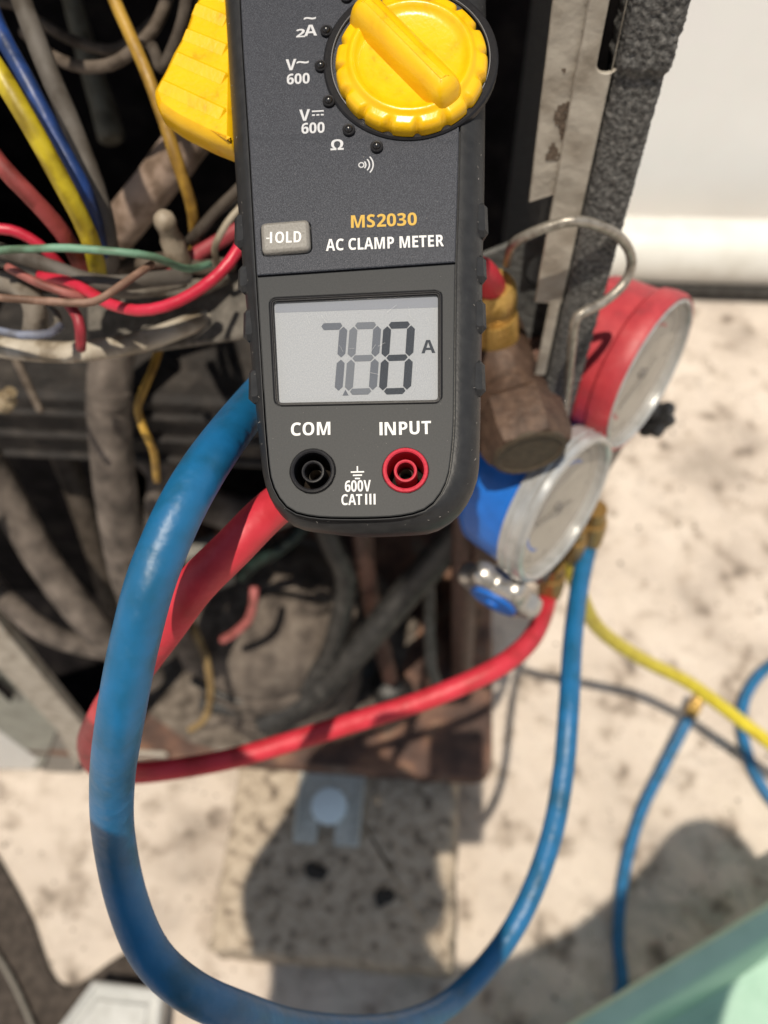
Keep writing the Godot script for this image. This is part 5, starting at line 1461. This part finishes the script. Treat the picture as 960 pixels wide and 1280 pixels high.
# ------------------------------------------------------------------ block, bolt
func build_block() -> void:
	var stone := surf("concrete block", [[0.0, lin(0.07, 0.052, 0.038)], [0.24, lin(0.19, 0.150, 0.112)], [0.34, lin(0.345, 0.282, 0.215)], [0.62, lin(0.415, 0.343, 0.265)], [1.0, lin(0.49, 0.415, 0.33)]], 0.21, 0.016, 0.95, 5.0, 0.045, 0.0, 7)
	var front_l: Vector3 = Vector3(-0.2523, 0.095, -0.0448)
	var front_r: Vector3 = Vector3(0.0543, 0.095, -0.0418)
	var w := front_r.x - front_l.x
	var root := piece("concrete_block", null, stone)
	var s := Shape.new()
	# rough-edged block: a grid box with chipped corners
	var fn := FastNoiseLite.new()
	fn.seed = 8
	fn.frequency = 22.0
	fn.fractal_octaves = 4
	var o := rounded([Vector2(w / 2, -0.20), Vector2(w / 2, 0.20), Vector2(-w / 2, 0.20), Vector2(-w / 2, -0.20)], 0.006, 3)
	var dense := PackedVector2Array()
	for i in o.size():
		var p: Vector2 = o[i]
		var q: Vector2 = o[(i + 1) % o.size()]
		var n := maxi(1, int(p.distance_to(q) / 0.006))
		for k in n:
			dense.append(p.lerp(q, float(k) / n))
	var rings: Array = []
	for l in [[0.004, -0.01], [0.003, 0.03], [0.001, 0.06], [0.0, 0.078], [-0.003, 0.090], [-0.008, 0.0945], [-0.014, 0.095]]:
		var q := outline_offset(dense, l[0])
		var ring: Array = []
		for p in q:
			var d := fn.get_noise_3d(p.x, l[1], p.y) * 0.006
			ring.append(Vector3(p.x + d, p.y + d, l[1] + (d * 0.3 if l[1] > 0.08 else 0.0)))
		rings.append(ring)
	s.skin(rings, -2.0)
	s.fan(rings[-1])
	root.mesh = s.done()
	root.rotation.x = -PI / 2
	root.position = Vector3((front_l.x + front_r.x) / 2, 0.0, (front_l.z + front_r.z) / 2 - 0.20)
	tag(root, "pitted grey concrete block under the front of the unit", "block")
	# hold-down plate with an open notch, and a pale round-headed bolt
	var zinc := surf("galvanised plate", [[0.0, lin(0.36, 0.37, 0.345)], [0.5, lin(0.50, 0.512, 0.485)], [1.0, lin(0.60, 0.612, 0.585)]], 0.06, 0.012, 0.45, 0.5, 0.03, 0.1)
	var c: Vector3 = Vector3(-0.1172, 0.104, -0.2215)
	var bolt := thing("anchor_bolt", "pale blue round-headed bolt in a notched square plate on concrete block", "bolt", Vector3(c.x, 0.0955, c.z))
	var k := 0.047
	var no := PackedVector2Array([Vector2(0.010, -k), Vector2(k * 0.93, -k), Vector2(k * 0.93, k * 1.1), Vector2(-k * 0.93, k * 1.1), Vector2(-k * 0.93, -k), Vector2(-0.013, -k), Vector2(-0.013, -0.012), Vector2(0.010, -0.012)])
	var pl := piece("notched_plate", loft(rounded(Array(no), 0.003, 3), [[-0.0005, 0], [0, 0.0008], [0, 0.0055], [-0.0012, 0.0065]]), zinc, bolt)
	pl.rotation.x = -PI / 2
	for sx in [-1.0, 1.0]:
		var rim := Shape.new()
		rim.box(Vector3(sx * k * 0.90, 0.0105, -0.004), Vector3(0.004, 0.0095, 0.088), Basis.IDENTITY, 0.001)
		piece("plate_rim", rim.done(), zinc, bolt)
	piece("bolt_head", lathe([Vector2(0.0235, 0.0065), Vector2(0.0240, 0.0085), Vector2(0.0238, 0.0165), Vector2(0.0220, 0.0195), Vector2(0.0195, 0.0205), Vector2(0.0, 0.0212)], Vector3.ZERO, Vector3.UP, 40), surf("bolt cap", [[0.0, lin(0.62, 0.74, 0.82)], [1.0, lin(0.68, 0.79, 0.86)]], 0.04, 0.02, 0.45), bolt)
	# two lumps of dirt on the block
	var dirt := surf("black dirt", [[0.0, lin(0.015, 0.013, 0.012)], [1.0, lin(0.05, 0.044, 0.038)]], 0.02, 0.03, 0.95, 4.0)
	var lumps := [["dark crumbled lump of dirt on the block, under the bolt", Vector3(-0.1207, 0.096, -0.1362)], ["round dark lump of dirt on the block, right of the crumbled one", Vector3(-0.0375, 0.096, -0.1161)]]
	for i in 2:
		var ls := Shape.new()
		var rng := RandomNumberGenerator.new()
		rng.seed = 30 + i
		for q in (9 if i == 0 else 5):
			var at := Vector3(rng.randf_range(-0.014, 0.014), 0.002, rng.randf_range(-0.013, 0.010)) * (1.0 if i == 0 else 0.45)
			var r := rng.randf_range(0.004, 0.009) * (1.0 if i == 0 else 1.25)
			add_lathe(ls, [Vector2(r * 0.9, -r * 0.5), Vector2(r, r * 0.2), Vector2(r * 0.75, r * 0.6), Vector2(r * 0.3, r * 0.8), Vector2(0, r * 0.82)], at, Vector3(rng.randf_range(-0.3, 0.3), 1, rng.randf_range(-0.3, 0.3)), 9)
		var lo := piece("dirt_lump", ls.done(), dirt)
		lo.position = lumps[i][1]
		tag(lo, lumps[i][0], "dirt lump")


# ------------------------------------------------------------------ wall, pipe, crate, panel
func build_surroundings() -> void:
	var white := surf("white wall paint", [[0.0, lin(0.82, 0.82, 0.81)], [0.5, lin(0.86, 0.865, 0.86)], [1.0, lin(0.88, 0.885, 0.88)]], 0.9, 0.004, 0.7)
	var s := Shape.new()
	s.box(Vector3(0.4, 1.1, -1.70), Vector3(6.0, 2.6, 0.2), Basis.IDENTITY, 0.005)
	tag(piece("wall", s.done(), white), "plain white painted wall behind the unit at upper right", "wall")
	var pvc := surf("white pipe plastic", [[0.0, lin(0.56, 0.54, 0.49)], [0.5, lin(0.66, 0.65, 0.61)], [1.0, lin(0.70, 0.69, 0.66)]], 0.5, 0.01, 0.4, 0.5)
	var a: Vector3 = Vector3(0.4241, 0.075, -1.4225)
	var pipe := piece("drain_pipe", tube([Vector3(-1.5, 0.075, a.z), Vector3(0.0, 0.075, a.z), Vector3(1.2, 0.075, a.z), Vector3(2.6, 0.075, a.z)], 0.068, -1.0, 40, 0.05), pvc)
	tag(pipe, "thick white plastic pipe lying along foot of the white wall", "pipe")
	var d: Vector3 = Vector3(0.4842, 0.017, -1.3646)
	var rub := piece("rubber_hose", tube([Vector3(-1.0, 0.016, d.z), Vector3(0.1, 0.015, d.z + 0.004), Vector3(0.5, 0.017, d.z - 0.003), Vector3(0.9, 0.016, d.z + 0.002), Vector3(2.4, 0.016, d.z)], 0.0165, -1.0, 20, 0.03), grimy("black ground hose", lin(0.035, 0.032, 0.03), 0.8, 1))
	tag(rub, "dark rubber hose lying in front of the thick white pipe", "hose")

	# mint green crate at the lower right
	var mint := surf("mint plastic", [[0.0, lin(0.38, 0.57, 0.46)], [0.5, lin(0.43, 0.63, 0.515)], [1.0, lin(0.47, 0.67, 0.555)]], 0.3, 0.01, 0.35, 0.6)
	mint.backlight_enabled = true
	mint.backlight = lin(0.22, 0.36, 0.28)
	var p0: Vector3 = Vector3(0.1659, 0.17, 0.005)
	var p1: Vector3 = Vector3(0.4144, 0.17, -0.1368)
	var x := (p1 - p0).normalized()
	var z := x.cross(Vector3.UP).normalized()
	var crate := thing("plastic_crate", "mint green plastic tub standing at the lower right corner", "tub", Vector3.ZERO)
	var c := p0 - x * 0.12
	var L := 0.62
	var W := 0.42
	crate.transform = Transform3D(Basis(x, Vector3.UP, z), Vector3(c.x, 0, c.z))
	var tub := Shape.new()
	var mid := Vector2(L / 2, -W / 2)
	var tub_rings: Array = []
	for l in [[-0.060, 0.004], [-0.05, 0.0], [-0.024, 0.145], [0.0, 0.155], [0.0, 0.162], [-0.004, 0.170], [-0.022, 0.170], [-0.028, 0.164], [-0.036, 0.145], [-0.065, 0.015], [-0.08, 0.010]]:
		var o := rounded([Vector2(L / 2 + l[0], -W / 2 - l[0]), Vector2(L / 2 + l[0], W / 2 + l[0]), Vector2(-L / 2 - l[0], W / 2 + l[0]), Vector2(-L / 2 - l[0], -W / 2 - l[0])], 0.05, 8)
		var ring: Array = []
		for p in o:
			ring.append(Vector3(p.x + L / 2, l[1], -p.y + W / 2))
		tub_rings.append(ring)
	tub.skin(tub_rings, 0.8)
	tub.fan(tub_rings[-1])
	piece("tub_body", tub.done(), mint, crate)

	# white sheet panel and a dark bar at the lower left
	var q0: Vector3 = Vector3(-0.4002, 0.05, -0.0022)
	var q1: Vector3 = Vector3(-0.3157, 0.05, 0.0002)
	var q2: Vector3 = Vector3(-0.465, 0.05, 0.0449)
	var px := (q1 - q0).normalized()
	var pz := (q2 - q0 - px * (q2 - q0).dot(px)).normalized()
	var panel := thing("sheet_panel", "white folded sheet metal cover lying on the ground at lower left", "panel", Vector3.ZERO)
	panel.transform = Transform3D(Basis(px, Vector3.UP, pz), Vector3(q0.x, 0.0, q0.z))
	var ps := PackedVector2Array([Vector2(0, 0), Vector2(0.092, 0.0), Vector2(0.13, -0.30), Vector2(-0.16, -0.30)])
	var sheet := piece("sheet", loft(ps, [[-0.001, 0.012], [0, 0.014], [0, 0.044], [-0.002, 0.047], [-0.006, 0.047], [-0.008, 0.040], [-0.018, 0.040], [-0.020, 0.043]]), surf("white sheet paint", [[0.0, lin(0.36, 0.36, 0.345)], [0.5, lin(0.44, 0.445, 0.435)], [1.0, lin(0.50, 0.50, 0.49)]], 0.2, 0.01, 0.5, 0.8), panel)
	sheet.rotation.x = -PI / 2
	var under := Shape.new()
	under.box(Vector3(0.03, 0.007, 0.13), Vector3(0.10, 0.014, 0.2), Basis.IDENTITY, 0.002)
	piece("batten", under.done(), materials["dust brown cover"], panel)
	var bar := piece("metal_bar", tube([Vector3(-0.582, 0.012, -0.0465), Vector3(-0.5385, 0.012, -0.0122), Vector3(-0.5076, 0.012, 0.0171), Vector3(-0.4638, 0.012, 0.0655)], 0.0032, -1.0, 8, 0.02), surf("dull bar", [[0.0, lin(0.10, 0.09, 0.075)], [1.0, lin(0.26, 0.24, 0.21)]], 0.05, 0.02, 0.6))
	tag(bar, "thin dull metal bar lying in shade at lower left edge", "bar")
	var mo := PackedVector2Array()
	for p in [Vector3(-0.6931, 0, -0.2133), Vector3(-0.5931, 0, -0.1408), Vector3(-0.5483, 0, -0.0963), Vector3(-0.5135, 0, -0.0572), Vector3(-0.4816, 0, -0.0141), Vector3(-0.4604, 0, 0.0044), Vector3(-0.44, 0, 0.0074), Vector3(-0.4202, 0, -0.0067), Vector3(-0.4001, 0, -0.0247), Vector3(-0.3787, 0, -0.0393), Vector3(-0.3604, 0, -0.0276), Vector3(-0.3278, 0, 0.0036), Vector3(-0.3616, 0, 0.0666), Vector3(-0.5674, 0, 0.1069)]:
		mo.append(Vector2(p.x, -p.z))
	var shadow_sheet := piece("ground_shadow", loft(rounded(Array(anticlockwise(mo)), 0.012, 4), [[0, 0.0], [0, 0.0035], [-0.0015, 0.005]]), surf("brown ground shadow", [[0.0, lin(0.022, 0.017, 0.013)], [0.5, lin(0.042, 0.032, 0.026)], [1.0, lin(0.075, 0.06, 0.05)]], 0.12, 0.012, 0.9, 1.5))  # dark sheet cut to a shadow outline, the shade is in its colour
	shadow_sheet.rotation.x = -PI / 2
	tag(shadow_sheet, "dark brown sheet painting a ground shadow beside the white sheet metal cover", "shadow_sheet")


# ------------------------------------------------------------------ the photographer behind the camera
# One continuous skin round tapered bones [from, to, radius, radius], joined by a smooth minimum.
func flesh(bones: Array, cell: float, k: float) -> ArrayMesh:
	var lo := Vector3.ONE * 1e9
	var hi := -lo
	for b in bones:
		var r: float = maxf(b[2], b[3]) + k * 3.0
		for p in [b[0], b[1]]:
			lo = lo.min(p - Vector3.ONE * r)
			hi = hi.max(p + Vector3.ONE * r)
	var nx := int((hi.x - lo.x) / cell) + 2
	var ny := int((hi.y - lo.y) / cell) + 2
	var nz := int((hi.z - lo.z) / cell) + 2
	var f := PackedFloat32Array()
	f.resize(nx * ny * nz)
	for b in bones:
		var a: Vector3 = b[0]
		var ab: Vector3 = b[1] - a
		var ra: float = b[2]
		var dr: float = b[3] - ra
		var l2 := maxf(ab.length_squared(), 1e-9)
		var r := maxf(ra, ra + dr) + k * 4.0
		var c0: Vector3 = (a.min(b[1]) - Vector3.ONE * r - lo) / cell
		var c1: Vector3 = (a.max(b[1]) + Vector3.ONE * r - lo) / cell
		for z in range(maxi(0, int(c0.z)), mini(nz, int(c1.z) + 1)):
			for y in range(maxi(0, int(c0.y)), mini(ny, int(c1.y) + 1)):
				var at := (z * ny + y) * nx
				for x in range(maxi(0, int(c0.x)), mini(nx, int(c1.x) + 1)):
					var ap := lo + Vector3(x, y, z) * cell - a
					var h := clampf(ap.dot(ab) / l2, 0.0, 1.0)
					var d := (ap - ab * h).length() - ra - dr * h
					if d < k * 4.0:
						f[at + x] += exp(minf(-d / k, 40.0))
	var st := SurfaceTool.new()
	st.begin(Mesh.PRIMITIVE_TRIANGLES)
	var ids := PackedInt32Array()
	ids.resize(nx * ny * nz)
	ids.fill(-1)
	var steps := [1, nx, nx * ny]
	var count := 0
	for z in nz - 1:
		for y in ny - 1:
			for x in nx - 1:
				var at := (z * ny + y) * nx + x
				var inside := 0
				for c in 8:
					if f[at + (c & 1) + (nx if c & 2 else 0) + (nx * ny if c & 4 else 0)] > 1.0:
						inside += 1
				if inside == 0 or inside == 8:
					continue
				var sum := Vector3.ZERO
				var n := 0
				for c in 8:
					for ax in 3:
						if c & (1 << ax):
							continue
						var i0: int = at + (c & 1) + (nx if c & 2 else 0) + (nx * ny if c & 4 else 0)
						var v0 := log(f[i0] + 1e-6)
						var v1 := log(f[i0 + steps[ax]] + 1e-6)
						if (v0 > 0.0) != (v1 > 0.0):
							var p := Vector3(x + (c & 1), y + ((c >> 1) & 1), z + ((c >> 2) & 1))
							p[ax] += clampf(v0 / (v0 - v1), 0.0, 1.0)
							sum += p
							n += 1
				st.set_smooth_group(1)
				st.add_vertex(lo + sum / maxi(n, 1) * cell)
				ids[at] = count
				count += 1
	for z in range(1, nz - 1):
		for y in range(1, ny - 1):
			for x in range(1, nx - 1):
				var at := (z * ny + y) * nx + x
				for ax in 3:
					var s0 := f[at] > 1.0
					if s0 == (f[at + steps[ax]] > 1.0):
						continue
					var u: int = steps[(ax + 1) % 3]
					var v: int = steps[(ax + 2) % 3]
					var q := [ids[at], ids[at - u], ids[at - u - v], ids[at - v]]
					if q.min() < 0:
						continue
					if s0:
						q.reverse()
					for i in [q[0], q[1], q[2], q[0], q[2], q[3]]:
						st.add_index(i)
	st.generate_normals()
	return st.commit()


func build_photographer() -> void:
	var cam: Transform3D = Transform3D(Basis(Vector3(0.996941, -0.025656, -0.073825), Vector3(-0.048031, 0.544034, -0.837687), Vector3(0.061655, 0.838671, 0.541138)), Vector3(0, 1.18, 0))
	var skin := surf("skin", [[0.0, lin(0.22, 0.115, 0.07)], [0.5, lin(0.27, 0.145, 0.09)], [1.0, lin(0.31, 0.17, 0.11)]], 0.08, 0.02, 0.55, 1.0)
	var shirt := surf("shirt cloth", [[0.0, lin(0.06, 0.075, 0.10)], [1.0, lin(0.10, 0.12, 0.155)]], 0.05, 0.05, 0.9, 2.0)
	var trousers := surf("trouser cloth", [[0.0, lin(0.03, 0.03, 0.034)], [1.0, lin(0.06, 0.058, 0.06)]], 0.05, 0.05, 0.9, 2.0)
	var leather := plain("shoe leather", lin(0.03, 0.024, 0.02), 0.5)
	var hair := plain("hair", lin(0.012, 0.010, 0.009), 0.6)
	var root := thing("person", "person in a blue grey shirt standing behind the camera and holding it out", "person")
	var head := Vector3(-0.145, 1.575, 0.315)
	var face := Vector3(0.10, -0.62, -0.78).normalized()
	var up := (Vector3.UP - face * face.y).normalized()
	var side := face.cross(up)
	var neck := Vector3(-0.09, 1.455, 0.40)
	var sl := Vector3(-0.197, 1.400, 0.448)
	var sr := Vector3(0.111, 1.400, 0.408)
	var el := Vector3(-0.218, 1.100, 0.181)
	var er := Vector3(0.324, 1.320, 0.202)
	var wl := cam * Vector3(-0.172, -0.004, 0.048)
	var wr := Vector3(0.20, 1.06, 0.44)
	# head, neck and forearms
	var bones: Array = [
		[head + up * 0.018 - face * 0.015, head + up * 0.02 + face * 0.004, 0.078, 0.074], [head - up * 0.03 + face * 0.03, head - up * 0.075 + face * 0.055, 0.056, 0.034],
		[head - up * 0.012 + face * 0.078, head - up * 0.036 + face * 0.100, 0.009, 0.013], [head - up * 0.066 + face * 0.080 - side * 0.016, head - up * 0.066 + face * 0.080 + side * 0.016, 0.008, 0.008],
		[head + up * 0.016 + face * 0.072 - side * 0.034, head + up * 0.016 + face * 0.072 + side * 0.034, 0.011, 0.011],
		[head - up * 0.03 - face * 0.03, neck, 0.056, 0.056], [neck, neck - up * 0.04 + Vector3(0, -0.04, 0.03), 0.056, 0.064]]
	for s in [-1.0, 1.0]:
		bones.append([head + side * s * 0.078 + up * 0.014, head + side * s * 0.080 - up * 0.022, 0.012, 0.008])
	var body := piece("body", flesh(bones, 0.005, 0.007), skin, root)
	for s in [-1.0, 1.0]:
		piece("eye", lathe([Vector2(0.0, -0.010), Vector2(0.008, -0.006), Vector2(0.0105, 0.0), Vector2(0.008, 0.006), Vector2(0.0, 0.0095)], head + face * 0.071 + side * s * 0.032 + up * 0.002, face, 16), plain("eye white", lin(0.6, 0.58, 0.55), 0.2), body)
	piece("hair", flesh([[head + up * 0.036 - face * 0.026, head + up * 0.040 + face * 0.012, 0.080, 0.072], [head + up * 0.01 - face * 0.04, head - up * 0.04 - face * 0.045, 0.066, 0.05]], 0.007, 0.008), hair, root)
	# hands
	var pts := func(l: Array) -> Array:
		var r: Array = []
		for p in l:
			r.append(cam * p)
		return r
	var hand: Array = []
	hand.append([el.lerp(wl, 0.35), wl, 0.041, 0.029])
	var palm: Array = pts.call([Vector3(-0.100, -0.052, 0.028), Vector3(-0.074, -0.060, 0.016), Vector3(-0.066, -0.115, 0.036)])
	hand.append([wl, palm[0], 0.028, 0.026])
	for k in 4:
		var y := -0.058 - 0.0195 * k
		var f: Array = pts.call([Vector3(-0.084, y - 0.004, 0.018), Vector3(-0.071, y, 0.002), Vector3(-0.050, y + 0.004, -0.0095), Vector3(-0.022 - 0.004 * absf(k - 1.2), y + 0.006, -0.0100)])
		var r: float = [0.0090, 0.0094, 0.0090, 0.0078][k]
		hand.append([palm[0], f[0], 0.020, r * 1.3])
		for i in 3:
			hand.append([f[i], f[i + 1], r * (1.08 - 0.09 * i), r * (1.0 - 0.09 * i)])
	var th: Array = pts.call([Vector3(-0.100, -0.062, 0.030), Vector3(-0.074, -0.066, 0.034), Vector3(-0.050, -0.060, 0.026), Vector3(-0.034, -0.042, 0.0215)])
	for i in 3:
		hand.append([th[i], th[i + 1], [0.016, 0.0115, 0.010][i], [0.012, 0.010, 0.0085][i]])
	piece("hand", flesh(hand, 0.004, 0.003), skin, root)
	var other: Array = [[er.lerp(wr, 0.4), wr, 0.040, 0.028]]
	var reach := (Vector3(0.115, 1.0, 0.54) - wr).normalized()
	var across := reach.cross(Vector3.RIGHT).normalized()
	for k in 4:
		var b0 := wr + reach * 0.075 + across * (0.030 - 0.020 * k)
		other.append([wr, b0, 0.024, 0.013])
		var b1 := b0 + (reach + Vector3(-0.2, -0.1, 0.1)).normalized() * 0.036
		var b2 := b1 + (reach + Vector3(-0.7, -0.2, 0.2)).normalized() * (0.030 - 0.003 * absf(k - 1.0))
		other.append([b0, b1, 0.0095, 0.0088])
		other.append([b1, b2, 0.0086, 0.0075])
	other.append([wr + reach * 0.02, wr + reach * 0.05 + across * 0.045, 0.016, 0.012])
	other.append([wr + reach * 0.05 + across * 0.045, wr + reach * 0.085 + across * 0.052, 0.0115, 0.009])
	piece("hand", flesh(other, 0.0045, 0.003), skin, root)
	# clothes
	var hip := Vector3(-0.06, 0.97, 0.63)
	piece("shirt", flesh([
		[hip + Vector3(-0.06, 0.0, 0), Vector3(-0.115, 1.22, 0.575), 0.135, 0.125], [hip + Vector3(0.06, 0.0, 0), Vector3(0.0, 1.22, 0.575), 0.135, 0.125], [Vector3(-0.115, 1.20, 0.58), Vector3(-0.125, 1.345, 0.465), 0.125, 0.095], [Vector3(0.0, 1.20, 0.58), Vector3(0.040, 1.345, 0.465), 0.125, 0.095],
		[Vector3(-0.12, 1.37, 0.45), sl, 0.085, 0.072], [Vector3(0.04, 1.37, 0.45), sr, 0.085, 0.072], [Vector3(-0.14, 1.39, 0.44), Vector3(0.03, 1.39, 0.44), 0.075, 0.075],
		[sl, el, 0.070, 0.056], [sr, er, 0.070, 0.060], [el, el.lerp(wl, 0.86), 0.056, 0.052], [er, er.lerp(wr, 0.6), 0.060, 0.052]], 0.014, 0.018), shirt, root)
	var legs: Array = [[hip + Vector3(-0.06, 0.02, 0), hip + Vector3(0.06, 0.02, 0), 0.125, 0.125]]
	for s in [-1.0, 1.0]:
		var knee := Vector3(-0.06 + s * 0.125, 0.52, 0.60)
		var ankle := Vector3(-0.06 + s * 0.14, 0.09, 0.67)
		legs.append([hip + Vector3(s * 0.085, -0.04, 0), knee, 0.105, 0.073])
		legs.append([knee, ankle, 0.073, 0.052])
		piece("shoe", flesh([[ankle + Vector3(0, -0.045, 0.03), ankle + Vector3(s * 0.02, -0.052, -0.10), 0.042, 0.040], [ankle + Vector3(s * 0.02, -0.052, -0.10), ankle + Vector3(s * 0.03, -0.060, -0.17), 0.040, 0.030], [ankle, ankle + Vector3(0, -0.04, 0.0), 0.048, 0.046]], 0.009, 0.008), leather, root)
	piece("trousers", flesh(legs, 0.014, 0.018), trousers, root)
	# the phone just behind the lens
	var phone := thing("phone", "black phone held upright by the person behind the camera", "phone")
	phone.transform = cam * Transform3D(Basis.IDENTITY, Vector3(-0.022, -0.060, 0.0075))
	var o := rounded(rect(0.075, 0.160), 0.011, 6)
	piece("case", loft(o, [[-0.0012, -0.0042], [0, -0.0030], [0, 0.0030], [-0.0012, 0.0042]]), plain("phone case", lin(0.015, 0.015, 0.017), 0.35), phone)
	piece("screen", loft(rounded(rect(0.070, 0.154), 0.009, 6), [[0, 0.0041], [0, 0.0046]]), plain("phone glass", lin(0.01, 0.01, 0.012), 0.08), phone)
